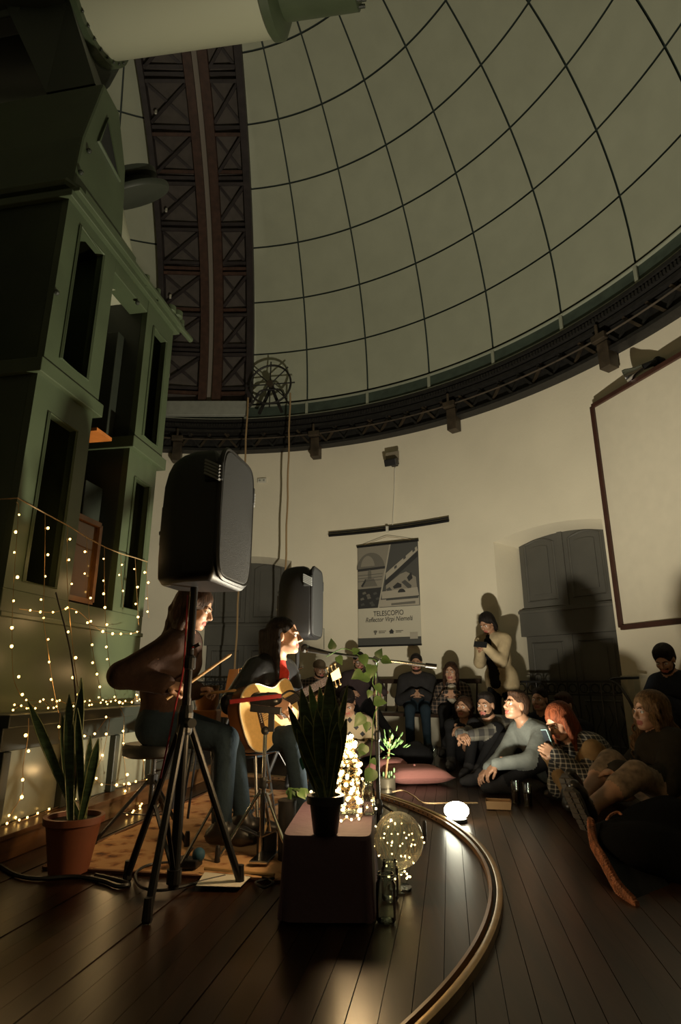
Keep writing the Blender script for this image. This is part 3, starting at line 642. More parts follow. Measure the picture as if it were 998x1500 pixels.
def nets(prims, h):
    bbs = [pbb(p) for p in prims if not p[7]]; lo = np.min([b[0] for b in bbs], 0)-3*h; hi = np.max([b[1] for b in bbs], 0)+3*h
    n = np.ceil((hi-lo)/h).astype(int)+1
    ax = [(lo[i]+h*np.arange(n[i])).astype(np.float32) for i in range(3)]; Dm = np.full(n, .5, np.float32)
    for pr in prims:
        b0, b1 = pbb(pr); k = pr[6]; m = k+2.5*h
        i0 = np.maximum(0, ((b0-m-lo)/h).astype(int)); i1 = np.minimum(n, ((b1+m-lo)/h).astype(int)+2)
        if (i1 <= i0).any(): continue
        sl = tuple(slice(i0[i], i1[i]) for i in range(3))
        P = np.stack(np.meshgrid(ax[0][sl[0]], ax[1][sl[1]], ax[2][sl[2]], indexing='ij'), -1)
        d = pdist(pr, P); c = Dm[sl]
        if pr[7]:
            d = -d; hh = np.maximum(k-np.abs(c-d), 0)/k; Dm[sl] = np.maximum(c, d)+hh*hh*k*.25
        else:
            hh = np.maximum(k-np.abs(c-d), 0)/k; Dm[sl] = np.minimum(c, d)-hh*hh*k*.25
    s = Dm < 0; c = [(i, j, k) for i in (0, 1) for j in (0, 1) for k in (0, 1)]
    cut = lambda a, o: a[o[0]:n[0]-1+o[0], o[1]:n[1]-1+o[1], o[2]:n[2]-1+o[2]]
    cnt = sum(cut(s, o).astype(np.int8) for o in c); mix = (cnt > 0) & (cnt < 8); I = np.argwhere(mix)
    pos = np.zeros((len(I), 3), np.float32); num = np.zeros(len(I), np.float32)
    dv = {o: Dm[I[:, 0]+o[0], I[:, 1]+o[1], I[:, 2]+o[2]] for o in c}
    for o in c:
        for axn in range(3):
            if o[axn]: continue
            o2 = list(o); o2[axn] = 1; o2 = tuple(o2); a, b = dv[o], dv[o2]; x = (a < 0) != (b < 0)
            t = np.where(x, a/np.where(x, a-b, 1), 0); q = np.tile(A_(o), (len(I), 1)); q[:, axn] += t
            pos += q*x[:, None]; num += x
    verts = lo+h*(I+pos/num[:, None]); idx = -np.ones(mix.shape, int); idx[mix] = np.arange(len(I)); faces = []
    for axn in range(3):
        u, v = (axn+1) % 3, (axn+2) % 3
        sa = [slice(0, n[i]) for i in range(3)]; sa[axn] = slice(0, n[axn]-1); sb = list(sa); sb[axn] = slice(1, n[axn])
        a, b = s[tuple(sa)], s[tuple(sb)]; E_ = np.argwhere(a != b); fl = a[tuple(E_.T)]
        ok = (E_[:, u] > 0) & (E_[:, v] > 0) & (E_[:, u] < n[u]-1) & (E_[:, v] < n[v]-1); E_, fl = E_[ok], fl[ok]
        q = []
        for du, dv_ in ((1, 1), (0, 1), (0, 0), (1, 0)):
            e = E_.copy(); e[:, u] -= du; e[:, v] -= dv_; q.append(idx[tuple(e.T)])
        q = np.stack(q, 1); q[~fl] = q[~fl][:, ::-1]; faces.append(q)
    return verts, np.concatenate(faces)
def tags_of(verts, faces, prims):
    ps = [p for p in prims if not p[7]]; c = verts[faces].mean(1).astype(np.float32); best = np.stack([pdist(p, c) for p in ps], 1).argmin(1)
    names = [p[5] for p in ps]; return [names[b] for b in best]
def npv(v): return np.array(v, dtype=np.float64)
def ik(a, b, l1, l2, hint):
    a, b = V(a), V(b); d = b-a; L = max(1e-4, min(d.length, (l1+l2)*.995)); d.normalize(); b = a+d*L
    x = (l1*l1-l2*l2+L*L)/(2*L); y = math.sqrt(max(0, l1*l1-x*x)); h = V(hint); h = h-d*h.dot(d)
    h = h.normalized() if h.length > 1e-4 else basis(d)[0]; return a+d*x+h*y, b
def hand_prims(wr, d, nrm, side, curl, s=1.0, spread=.0, th=.6):
    """wr wrist, d finger direction, nrm back-of-hand normal, side +1 if the thumb lies along d x nrm"""
    d = V(d).normalized(); nrm = V(nrm); nrm = (nrm-d*nrm.dot(d)).normalized(); x = d.cross(nrm)*side; P = []; T = 'skin'
    for i, (ox, l) in enumerate(((.030, .068), (.010, .078), (-.010, .072), (-.029, .056))):
        kn = wr+d*(.088-.006*abs(i-1))*s+x*ox*s; P.append(cap(wr+x*ox*.5*s, kn, .017*s, .0125*s, T, .012))
        p = kn; ang = 0; c = curl*(1+.08*i)
        for j, f in enumerate((.45, .32, .23)):
            ang += c*(.75 if j == 0 else 1.0); q = p+(d*math.cos(ang)-nrm*math.sin(ang)+x*spread*(1.5-i))*l*f*s*1.15
            P.append(cap(p, q, (.0098-.001*j)*s, (.0088-.001*j)*s, T, .004)); p = q
    b = wr+d*.022*s+x*.022*s; m = b+(d*.55+x*.75-nrm*.25).normalized()*.042*s; e = m+(d*.8+x*(.5-th)-nrm*(.2+.5*th)).normalized()*.034*s; f = e+(d*.85+x*(.3-th)-nrm*(.3+.5*th)).normalized()*.026*s
    P += [cap(b, m, .016*s, .0125*s, T, .012), cap(m, e, .0115*s, .010*s, T, .005), cap(e, f, .010*s, .008*s, T, .005)]
    P.append(cap(wr-d*.05*s, wr+d*.01*s, .024*s, .022*s, T, .015)); return P
def head_prims(h, hf, hr, hu, s, beard=False, fem=False):
    L = lambda x, y, z: h+(hr*x+hf*y+hu*z)*s
    R = np.array([hr, hf, hu]); E_ = lambda c, r, t='skin', k=.02, neg=False: ell(L(*c), [q*s for q in r], t, k, R, neg)
    C_ = lambda a, b, ra, rb, t='skin', k=.01, neg=False: cap(L(*a), L(*b), ra*s, rb*s, t, k, neg)
    jt = 'beard' if beard else 'skin'; jw = .04 if fem else .046
    P = [E_((0, -.012, .03), (.074, .094, .085)), E_((0, .03, -.03), (.060, .062, .082)), E_((0, .038, -.083), (jw, .042, .030), jt), E_((0, .072, -.100), (.019, .016, .016), jt, .015),
         C_((-.05, .0, -.065), (-.02, .06, -.095), .020, .018, jt, .02), C_((.05, .0, -.065), (.02, .06, -.095), .020, .018, jt, .02),
         E_((-.036, .062, -.034), (.024, .022, .022)), E_((.036, .062, -.034), (.024, .022, .022)),
         C_((-.04, .078, .016), (-.012, .086, .014), .011, .011), C_((.04, .078, .016), (.012, .086, .014), .011, .011),
         E_((-.031, .100, -.004), (.017, .018, .012), 'skin', .008, True), E_((.031, .100, -.004), (.017, .018, .012), 'skin', .008, True),
         C_((0, .086, .008), (0, .112, -.034), .0085, .0115, 'skin', .008), C_((-.010, .099, -.040), (.010, .099, -.040), .009, .009, 'skin', .006),
         C_((-.019, .084, -.066), (.019, .084, -.066), .0065, .0065, 'lip', .005), C_((0, .088, -.0655), (0, .089, -.0655), .0065, .0065, 'lip', .006), C_((-.015, .085, -.075), (.015, .085, -.075), .0075, .0075, 'lip', .005),
         E_((-.075, -.004, -.012), (.010, .020, .031), 'skin', .008), E_((.075, -.004, -.012), (.010, .020, .031), 'skin', .008)]
    if beard: P += [C_((-.026, .080, -.055), (.026, .080, -.055), .008, .008, 'beard', .006)]
    return P, L, R
HAIRM = {}
def hair_mat(name, c):
    if name in HAIRM: return HAIRM[name]
    m = mat('hair_'+name, c, .55, noise=.55, nscale=30, bump=.8, bscale=60, stretch=(3, 3, .35), spec=.12); HAIRM[name] = m; return m
def short_hair(L, E_, C_, full=0.0):
    return [E_((0, -.020, .040), (.082+full, .100+full, .088+full), 'h', .02), E_((0, -.055, -.02), (.068+full, .058+full, .06), 'h', .03), E_((0, .035, .088), (.060+full, .05, .026+full), 'h', .02),
            E_((0, .118, -.012), (.085, .062, .080), 'h', .02, True), E_((-.085, .012, -.035), (.03, .04, .05), 'h', .02, True), E_((.085, .012, -.035), (.03, .04, .05), 'h', .02, True)]
def long_hair(L, E_, C_, down=.30, fw=.03, vol=.0, wavy=0.0, front=.014):
    P = [E_((0, -.022, .040), (.086+vol, .104+vol, .090+vol), 'h', .02), E_((0, -.062, -.06), (.080+vol, .062+vol, .11), 'h', .04), E_((0, .122, -.035), (.060, .070, .112), 'h', .018, True)]
    for sx in (-1, 1):
        for j in range(7):
            x0 = sx*(.078+vol-.010*j); y0 = front-.020*j; y1 = y0-.01+fw*(1-j/6); pts = [(x0, y0, .03)]
            for q in range(1, 6):
                t = q/5; wv = wavy*math.sin(q*2.1+j*1.3+sx); pts.append((x0*(1+.12*math.sin(t*2.6))+wv*.6+sx*vol*.5*t, y0+(y1-y0)*t+wv, .03-(down+.02*math.sin(j*2))*t))
            for a, b, i in zip(pts[:-1], pts[1:], range(5)): P.append(C_(a, b, .022-.002*i, .020-.002*i, 'h', .012))
            if wavy > .02:                                                  # corkscrew curls over the mass
                for c_ in range(2):
                    ph = j*1.7+c_*2.9+sx; q0 = None
                    for q in range(0, 22):
                        t = q/21; aa = ph+q*1.05; pt = (x0*(1.10+.25*t)+sx*.006+.017*math.cos(aa)*(.4+t), y0+.012*c_+(y1-y0)*t+.017*math.sin(aa)*(.4+t), .05-(down+.03)*t)
                        if q0: P.append(C_(q0, pt, .0085, .0085, 'h', .003))
                        q0 = pt
    return P
def person(label, pel, nk, yaw, hyaw, hpitch, wr, an, mats, hair, *, group=None, eh=((0, 0, -1), (0, 0, -1)), kh=None, toe=None, s=1.0, fem=False, puff=0.0,
           hands=(None, None), beard=False, inner=False, hairkw=None, hroll=0, cat='person', short_sleeve=False, skirt=False, hoff=.045, floorz=0.0, glasses=False, capm=None, fists=(.5, .5), hup=.165, hem=0):
    """pel/nk: hip centre, neck base; wr, an: wrists and ankles (right, left); mats: dict tag -> material"""
    pel, nk = V(pel), V(nk); f = V((math.cos(yaw), math.sin(yaw), 0)); u = (nk-pel).normalized(); r = f.cross(u).normalized(); f2 = u.cross(r).normalized()
    hf = V((math.cos(hyaw)*math.cos(hpitch), math.sin(hyaw)*math.cos(hpitch), math.sin(hpitch))); hr = hf.cross(UP).normalized(); hu = hr.cross(hf).normalized()
    if hroll: hr, hu = hr*math.cos(hroll)+hu*math.sin(hroll), hu*math.cos(hroll)-hr*math.sin(hroll)
    hc = nk+(u*.45+UP*.35+hu*.2).normalized()*hup*s+V((hf.x, hf.y, 0)).normalized()*hoff*s
    mid = pel.lerp(nk, .42)-f2*.015*s; ch = pel.lerp(nk, .72)-f2*.01*s; sw = (.155 if fem else .178)*s; p_ = puff; T = 'top'
    sh = [nk-u*.055*s+r*sw, nk-u*.055*s-r*sw]; hp = [pel+r*.088*s, pel-r*.088*s]; B = []
    B += [cap(hp[0], hp[1], .105*s, .105*s, T if hem > .05 else 'pants', .05), cap(pel+u*.06*s, mid, .110*s+p_, .112*s+p_, T, .06), cap(mid, ch, .112*s+p_, .118*s+p_, T, .06),
          cap(mid+r*.045*s, mid-r*.045*s, .095*s+p_, .095*s+p_, T, .05), cap(ch+r*.072*s, ch-r*.072*s, .105*s+p_, .105*s+p_, T, .05), cap(sh[0]*.72+sh[1]*.28, sh[1]*.72+sh[0]*.28, .078*s+p_, .078*s+p_, T, .05),
          cap(nk+u*.005, sh[0]*.75+nk*.25, .052*s, .052*s+p_, T, .04), cap(nk+u*.005, sh[1]*.75+nk*.25, .052*s, .052*s+p_, T, .04)]
    if fem: B += [ell(ch+f2*.085*s+r*.055*s-u*.02, [.055*s]*3, T, .04), ell(ch+f2*.085*s-r*.055*s-u*.02, [.055*s]*3, T, .04)]
    if hem: B += [cap(pel+r*.075*s-u*hem*.4, pel-r*.075*s-u*hem*.4, .122*s+p_*.6, .122*s+p_*.6, T, .05), cap(pel+r*.075*s-u*hem, pel-r*.075*s-u*hem, .125*s+p_*.6, .125*s+p_*.6, T, .03)]
    if inner:
        B.append(cap(pel.lerp(nk, .92)+f2*(.088*s+p_), pel.lerp(nk, -.15 if hem > .05 else .35)+f2*(.100*s+p_), .040*s, .070*s if hem > .05 else .052*s, 'inner', .012))
        B.append(cap(nk+f2*.050*s-u*.01, nk+f2*(.085*s+p_*.6)-u*.1, .042*s, .05*s, 'inner', .012))
    B.append(cap(nk-u*.02, hc-hu*.06*s-hf*.012*s, .056*s, .050*s, 'skin', .02))
    B += [cap(nk+f2*.05*s+r*.035*s+u*.0, nk-f2*.03*s+r*.055*s+u*.03*s, .017*s, .019*s, T, .012), cap(nk+f2*.05*s-r*.035*s, nk-f2*.03*s-r*.055*s+u*.03*s, .017*s, .019*s, T, .012), cap(nk-f2*.035*s+r*.05*s+u*.028*s, nk-f2*.035*s-r*.05*s+u*.028*s, .019*s, .019*s, T, .012)]
    H = []
    for i, sg in ((0, 1), (1, -1)):
        el, w_ = ik(sh[i], wr[i], .285*s, .255*s, eh[i]); w_ = V(w_)
        B += [cap(sh[i], el, .060*s+p_, .048*s+p_, T, .035), cap(el, w_, .047*s+p_, .034*s+p_*.8, 'skin' if short_sleeve else T, .03), cap(w_.lerp(el, .10), w_.lerp(el, .02), .034*s+p_*.8, .034*s+p_*.8, 'cuff' if 'cuff' in mats else T, .008)]
        fd = (w_-el).normalized(); hd = hands[i] or (fd, UP-fd*.2)
        H.append(hand_prims(w_, hd[0], hd[1], hd[2] if len(hd) > 2 else sg, fists[i], .98*s))
    for i in (0, 1):
        if an is None or an[i] is None: continue
        kd = kh[i] if kh else f+UP; kn, a_ = ik(hp[i], an[i], .425*s, .415*s, kd); PT = 'pants'
        B += ([cap(kn, V(kn).lerp(V(a_), .35), .074*s, .070*s, 'pants', .02)] if skirt else [])+[cap(hp[i], kn, .092*s, .066*s, PT, .04), cap(kn, a_, .064*s, .046*s if not skirt else .04*s, 'skin' if skirt else PT, .03)]
        td = V(toe[i]) if toe else f; td.normalize(); up = UP-td*UP.dot(td); sole = V(a_)-UP*.045*s if abs(td.z) < .5 else V(a_)
        B += [cap(a_, V(a_)-(V(a_)-kn).normalized()*-.03*s, .048*s, .046*s, 'shoe', .02), cap(sole-td*.045*s, sole+td*.10*s, .042*s, .042*s, 'shoe', .03), cap(sole+td*.10*s, sole+td*.165*s-up*.008, .042*s, .032*s, 'shoe', .03)]
    base = V((pel.x, pel.y, floorz)); pe = thing('person', label, cat, base, group)
    hp_, L, R = head_prims(hc, hf, hr, hu, s, beard, fem)
    E_ = lambda c, q, t='h', k=.02, neg=False: ell(L(*c), [z*s for z in q], t, k, R, neg); C_ = lambda a, b, ra, rb, t='h', k=.01, neg=False: cap(L(*a), L(*b), ra*s, rb*s, t, k, neg)
    allv, allf, allt, off = [], [], [], 0
    for prims, h in ((B, .0105), (hp_+[cap(hc-hu*.05*s-hf*.015*s, nk, .050*s, .054*s, 'skin', .02)], .0055), (H[0], .0042), (H[1], .0042)):
        v, fc = nets(prims, h); tg = tags_of(v, fc, prims); allv.append(v); allf.append(fc+off); allt += tg; off += len(v)
    names = sorted(set(allt)); me = bpy.data.meshes.new('body'); vv = np.concatenate(allv)-npv(base); me.from_pydata(vv.tolist(), [], np.concatenate(allf).tolist())
    dflt = dict(lip=mat('lip', (.30, .09, .07), .5), beard=hair_mat('beard', (.02, .012, .008)))
    for n_ in names: me.materials.append(mats.get(n_) or dflt.get(n_) or mats['top'])
    me.polygons.foreach_set('material_index', [names.index(t) for t in allt]); me.polygons.foreach_set('use_smooth', [True]*len(me.polygons))
    bo = bpy.data.objects.new('body', me); sc.collection.objects.link(bo); bo.parent = pe; ROOT[bo.name] = base
    sm_ = bo.modifiers.new('smooth', 'SMOOTH'); sm_.factor = .5; sm_.iterations = 2
    ew, ei = mat('eye_white', (.55, .52, .48), .2), mat('eye_iris', (.02, .012, .008), .15)
    for sx in (-1, 1):
        e = MB(); e.ball(L(sx*.031, .076, -.004), .0135*s, 10); e.cur = 1; e.ball(L(sx*.031, .0835, -.004), .0078*s, 8); e.build('eye', [ew, ei], pe, smooth='all')
        MB().tube([L(sx*.012, .098, .014), L(sx*.028, .096, .020), L(sx*.046, .082, .014)], .0035*s, 5).build('eyebrow', hair_mat('brow', (.025, .014, .008)), pe)
    if hair:
        P = (short_hair if hair == 'short' else long_hair)(L, E_, C_, **(hairkw or {})); v, fc = nets(P, .0065)
        hm = bpy.data.meshes.new('hair'); hm.from_pydata((v-npv(base)).tolist(), [], fc.tolist()); hm.materials.append(mats['hair']); hm.polygons.foreach_set('use_smooth', [True]*len(hm.polygons))
        ho = bpy.data.objects.new('hair', hm); sc.collection.objects.link(ho); ho.parent = pe; ROOT[ho.name] = base
    if glasses:
        for sx in (-1, 1): MB().tube([L(sx*.032+.024*math.cos(t), .101, -.004+.018*math.sin(t)) for t in np.linspace(0, 6.28, 15)[:-1]], .0028*s, 5, closed=True).build('glasses_rim', blackm, pe)
        MB().tube([L(-.008, .104, 0), L(.008, .104, 0)], .003*s, 5).build('glasses_bridge', blackm, pe)
        for sx in (-1, 1): MB().tube([L(sx*.056, .100, .002), L(sx*.078, .0, .002)], .003*s, 5).build('glasses_arm', blackm, pe)
    if capm:
        v, fc = nets([E_((0, -.015, .050), (.086, .106, .082), 'h', .02), E_((0, .10, .030), (.072, .062, .012), 'h', .02), E_((0, 0, -.08), (.2, .2, .10), 'h', .01, True)], .0065)
        hm = bpy.data.meshes.new('cap'); hm.from_pydata((v-npv(base)).tolist(), [], fc.tolist()); hm.materials.append(capm); hm.polygons.foreach_set('use_smooth', [True]*len(hm.polygons))
        ho = bpy.data.objects.new('cap', hm); sc.collection.objects.link(ho); ho.parent = pe; ROOT[ho.name] = base
    pe_info = dict(L=L, hc=hc, obj=pe, base=base, sh=sh, nk=nk); return pe_info
rad = math.radians
sk1 = mat('skin_light', (.40, .225, .145), .5, noise=.06, nscale=20); sk2 = mat('skin_tan', (.31, .17, .105), .5, noise=.06, nscale=20)
hb = hair_mat('black', (.012, .009, .008)); hbr = hair_mat('brown', (.032, .016, .009)); hred = hair_mat('auburn', (.13, .035, .014)); hbl = hair_mat('dark_blonde', (.11, .062, .028))
def fab(name, c, **k): return mat('cloth_'+name, c, k.pop('rough', .85), noise=k.pop('noise', .18), nscale=9, bump=.5, bscale=28, spec=.12, **k)
blk = fab('black', (.011, .011, .012)); jean = fab('dark_denim', (.018, .030, .042)); shoeb = mat('shoe_black_leather', (.014, .012, .011), .35); lea = mat('black_leather', (.010, .010, .011), .28, bump=.7, bscale=14)
char = fab('charcoal', (.025, .024, .025)); beige = fab('beige_denim', (.40, .32, .20)); blue = fab('pale_blue_shirt', (.15, .165, .155)); redc = fab('red_shirt', (.36, .03, .02)); khaki = fab('khaki_trousers', (.22, .135, .06))
pl1 = check_mat('plaid_black_white', (.010, .010, .011), (.34, .30, .24), 11, line=.84); pl2 = check_mat('plaid_dark_red', (.016, .013, .013), (.24, .17, .13), 7, line=.86)
stripe = check_mat('grey_striped_sweater', (.035, .033, .032), (.17, .16, .13), 3.2, line=.62); argy = check_mat('argyle_sweater', (.33, .25, .15), (.02, .018, .018), 3.4, rot=(0, rad(45), 0), line=.62, c3=(.33, .25, .15))
whitec = fab('white_tee', (.42, .38, .31)); brownj = fab('brown_jacket', (.045, .026, .020)); teal = fab('dark_teal', (.02, .032, .034)); mus = fab('maroon_sweater', (.04, .028, .03)); olive = fab('dark_olive_coat', (.028, .024, .018))
floral = mat('floral_skirt', (.20, .14, .095), .8, noise=.5, nscale=22); capm = fab('flat_cap_beige', (.17, .13, .09)); navy = fab('navy', (.014, .017, .024)); socks = fab('cream_sock', (.30, .25, .18))
def nkof(px, py, Y, hyaw, s=1.0): return D(px, py, Y)-UP*.165*s-V((math.cos(hyaw), math.sin(hyaw), 0))*.045*s
def dirv(deg, z=0): return V((math.cos(rad(deg)), math.sin(rad(deg)), z))
# ---- drummer on the throne
dr_pel = V((-1.03, 3.58, .60))
drummer = person('drummer in dark jacket and jeans on round stool behind the loudspeaker stand', dr_pel, nkof(281, 890, 3.5, 0), rad(-4), rad(-3), rad(-18),
    (D(243, 1003, 3.28), D(288, 1012, 3.62)), (V((-.60, 3.30, .13)), V((-.52, 3.47, .13))), dict(skin=sk1, top=brownj, pants=jean, shoe=shoeb, hair=hbr), 'long', fem=True, puff=.022,
    hairkw=dict(down=.40, fw=-.03, vol=.008, wavy=.018), eh=((-1, -.2, -.5), (-.6, .6, -.6)), kh=(V((1, 0, .6)), V((1, .05, .6))), toe=(dirv(-5), dirv(8)),
    hands=((V((.85, .1, -.1)), V((0, -.4, 1))), (V((.95, -.1, .1)), V((0, .2, 1)))), fists=(1.15, 1.15))
# ---- singer
sg_pel = D(366, 1084, 4.0)
singer = person('singer in black leather jacket playing an acoustic guitar at the microphone', sg_pel, nkof(412, 931, 3.9, rad(-8)), rad(-34), rad(-6), rad(4),
    (D(403, 1026, 3.60), D(462, 1038, 3.86)), (V((sg_pel.x+.36, sg_pel.y-.30, .108)), V((sg_pel.x+.42, sg_pel.y-.10, .108))), dict(skin=sk1, top=lea, pants=jean, shoe=shoeb, hair=hb, cuff=redc, inner=redc), 'long', fem=True, puff=.014, inner=True,
    hairkw=dict(down=.30, fw=-.005, vol=-.004, front=-.022), eh=((-1, -.5, -.6), (.3, .3, -1)), kh=(dirv(-40, .6), dirv(-10, .6)), toe=(dirv(-35), dirv(-15)),
    hands=((V((.75, -.15, -.45)), V((.45, -.75, .35))), (V((.75, .35, .55)), V((-.3, .8, .1)), 1)), fists=(.45, .9))
# ---- standing man
stx = V((1.95, 7.42, 0)); sy = rad(-140)
person('standing man in a beige denim jacket looking at his phone by the wall', stx+UP*.93, nkof(716, 912, 7.33, sy), sy, sy, rad(-32), (D(704, 951, 7.17), D(712, 948, 7.07)),
    (stx+V((-.10, .03, .09)), stx+V((.11, 0, .09))), dict(skin=sk2, top=beige, pants=blk, shoe=shoeb, hair=hb, inner=blk), 'long', puff=.022, hem=.12, inner=True, hairkw=dict(down=.13, fw=-.02, vol=.002, front=0.0), eh=((-.1, .1, -1), (.1, -.1, -1)),
    kh=(dirv(-110), dirv(-100)), toe=(dirv(-120), dirv(-80)), hands=((V((-.3, -.8, .35)), V((-.7, .2, .3))), (V((-.85, -.1, .35)), V((.3, -.8, .2)))), fists=(.75, .75))
# ---- people on the wall bench
def bench_person(label, px, py, Y, az, hdeg, hp, mats, hair, **kw):
    f = dirv(az); r = f.cross(UP); nk = nkof(px, py, Y, rad(hdeg)); pel = V((nk.x, nk.y, .55))-f*.03
    ll = kw.pop('lap', (.30, .16)); wr = kw.pop('wr', None) or (pel+f*ll[0]+r*.05+UP*ll[1], pel+f*ll[0]-r*.05+UP*ll[1])
    spread = kw.pop('spread', .14); an = kw.pop('an', None) or (pel+f*.50+r*spread-UP*.455, pel+f*.50-r*spread-UP*.455)
    kw.setdefault('eh', (r*.7-UP-f*.2, -r*.7-UP-f*.2)); kw.setdefault('hands', ((f*.3-r*.8, f+UP*.4), (f*.3+r*.8, f+UP*.4)))
    return person(label, pel, nk, rad(az), rad(hdeg), hp, wr, an, mats, hair, kh=(f+UP*.6, f+UP*.6), toe=(f+r*.25, f-r*.25), **kw)
bench_person('seated man in a flat cap and dark jacket beside the far loudspeaker', 468, 980, 8.5, -80, -60, rad(-8), dict(skin=sk1, top=pl2, pants=blk, shoe=shoeb, hair=hb, inner=char), None, beard=True, capm=capm, puff=.02, inner=True)
bench_person('seated man in glasses and maroon sweater under the banner', 526, 968, 8.35, -85, -80, rad(-12), dict(skin=sk2, top=mus, pants=blk, shoe=shoeb, hair=hb), 'short', beard=True, glasses=True, puff=.02,
    wr=(V((.10, 7.95, .70)), V((.62, 7.70, .62))), an=(V((.05, 7.55, .09)), V((.75, 7.35, .09))))
bench_person('seated bearded man in dark grey sweater and jeans under the banner', 610, 971, 8.12, -98, -100, rad(-2), dict(skin=sk2, top=char, pants=jean, shoe=shoeb, hair=hb), 'short', beard=True, puff=.02, spread=.11)
bench_person('seated long-haired woman in a dark checked shirt over a white top', 661, 984, 7.72, -105, -112, rad(0), dict(skin=sk1, top=pl2, pants=blk, shoe=shoeb, hair=hbr, inner=whitec), 'long', fem=True, inner=True, hairkw=dict(down=.30, fw=.05), puff=.012, spread=.08)
# ---- people on the floor
def floor_person(label, px, py, Y, az, hdeg, hp, mats, hair, *, knees='up', back=.16, wr=None, an=None, **kw):
    f = dirv(az); r = f.cross(UP); nk = nkof(px, py, Y, rad(hdeg), kw.get('s', 1)); pel = kw.pop('pel', None) or V((nk.x, nk.y, .115))-f*back
    if knees == 'up':
        an = an or (pel+f*.52+r*.10-UP*.03, pel+f*.52-r*.10-UP*.03); kh_ = (UP+r*.15, UP-r*.15); toe = (f, f)
        wr = wr or (pel+f*.42+r*.02+UP*.28, pel+f*.42-r*.02+UP*.28)
    else:
        an = an or (pel+f*.36-r*.10-UP*.03, pel+f*.30+r*.12-UP*.03); kh_ = (r+UP*.35+f*.5, -r+UP*.35+f*.5); toe = (f*.3-r, f*.3+r)
        wr = wr or (pel+f*.32+r*.08+UP*.12, pel+f*.32-r*.08+UP*.12)
    kw.setdefault('eh', (r*.8-UP-f*.1, -r*.8-UP-f*.1)); kw.setdefault('hands', ((f*.5-r*.7-UP*.2, UP+f*.4), (f*.5+r*.7-UP*.2, UP+f*.4)))
    kw.setdefault('kh', kh_); kw.setdefault('toe', toe)
    return person(label, pel, nk, rad(az), rad(hdeg), hp, wr, an, mats, hair, **kw)
floor_person('person in an argyle sweater sitting on the floor with bowed head', 510, 1027, 6.45, -95, -100, rad(-42), dict(skin=sk2, top=argy, pants=brownj, shoe=shoeb, hair=hb), 'short', knees='cross', puff=.015, back=.10)
floor_person('woman in a low-necked black top on the floor beside the bearded man', 680, 1036, 6.62, -112, -125, rad(6), dict(skin=sk2, top=blk, pants=blk, shoe=shoeb, hair=hbr, inner=sk2), 'long', fem=True, inner=True, hairkw=dict(down=.12, fw=-.04), s=.95, back=.12)
floor_person('bearded man in a grey banded sweater hugging his knees on the floor', 715, 1032, 6.06, -125, -128, rad(-2), dict(skin=sk2, top=stripe, pants=blk, shoe=char, hair=hb), 'short', beard=True, puff=.02, wr=(D(674, 1075, 5.72), D(681, 1080, 5.65)), eh=(V((-.3, .3, -1)), V((.9, -.4, -.5))), pel=V((1.58, 6.14, .115)), an=(V((1.18, 5.84, .085)), V((1.24, 5.68, .085))))
floor_person('man in a pale blue shirt sitting on the floor gazing up', 762, 1032, 5.15, 196, 200, rad(12), dict(skin=sk2, top=blue, pants=blk, shoe=char, hair=hbr), 'short', puff=.014, pel=V((1.76, 5.24, .12)), wr=(D(716, 1125, 5.05), D(728, 1119, 4.88)),
    an=(G(706, 1150)+UP*.085, G(742, 1163)+UP*.09), eh=(V((.2, .6, -.8)), V((.4, -.7, -.6))), kh=(UP*.7+V((-.2, .7, 0)), UP*.5+V((-.2, -.9, 0))), toe=(dirv(190), dirv(170)), hands=((V((-.75, -.2, -.6)), V((-.4, 0, 1))), (V((-.7, .15, -.6)), V((-.3, -.3, 1)))))
floor_person('red-haired woman in black checked shirt looking at a phone on the floor', 832, 1052, 4.55, 200, 202, rad(-30), dict(skin=sk1, top=pl1, pants=khaki, shoe=shoeb, hair=hred), 'long', fem=True, hairkw=dict(down=.36, fw=.05, vol=.002, front=.022), knees='cross', puff=.02, pel=V((1.97, 4.62, .12)),
    wr=(D(816, 1100, 4.54), D(816, 1106, 4.38)), eh=(V((.2, .5, -.9)), V((.5, -.5, -.8))), hands=((V((-.8, -.15, .45)), V((-.2, .9, .2))), (V((-.8, .25, .5)), V((-.2, -.9, .2)))), an=(V((1.56, 4.40, .10)), V((1.66, 4.62, .10))),
    kh=(V((-.8, .3, .6)), V((-.7, -.5, .6))), toe=(dirv(250), dirv(150)), fists=(.8, .8))
blonde = floor_person('curly blonde woman in dark coat and floral skirt with boots stretched out', 953, 1042, 4.05, 186, 190, rad(2), dict(skin=sk1, top=olive, pants=floral, shoe=shoeb, hair=hbl), 'long', fem=True, hairkw=dict(down=.34, fw=.05, vol=.012, wavy=.030), puff=.03, pel=V((2.05, 3.98, .12)),
    wr=(V((1.76, 4.10, .24)), V((1.68, 3.84, .32))), an=(V((1.40, 3.76, .17)), V((1.36, 3.58, .15))), eh=(V((.2, .8, -.4)), V((.6, -.5, -.6))), kh=(V((-.2, .3, 1)), V((-.2, -.3, 1))), toe=(V((-.35, -.25, .9)), V((-.45, -.35, .85))), skirt=True,
    hands=((V((-.9, 0, -.2)), V((0, .2, 1))), (V((-.95, .1, -.1)), V((-.1, -.2, 1)))), fists=(.3, .3))
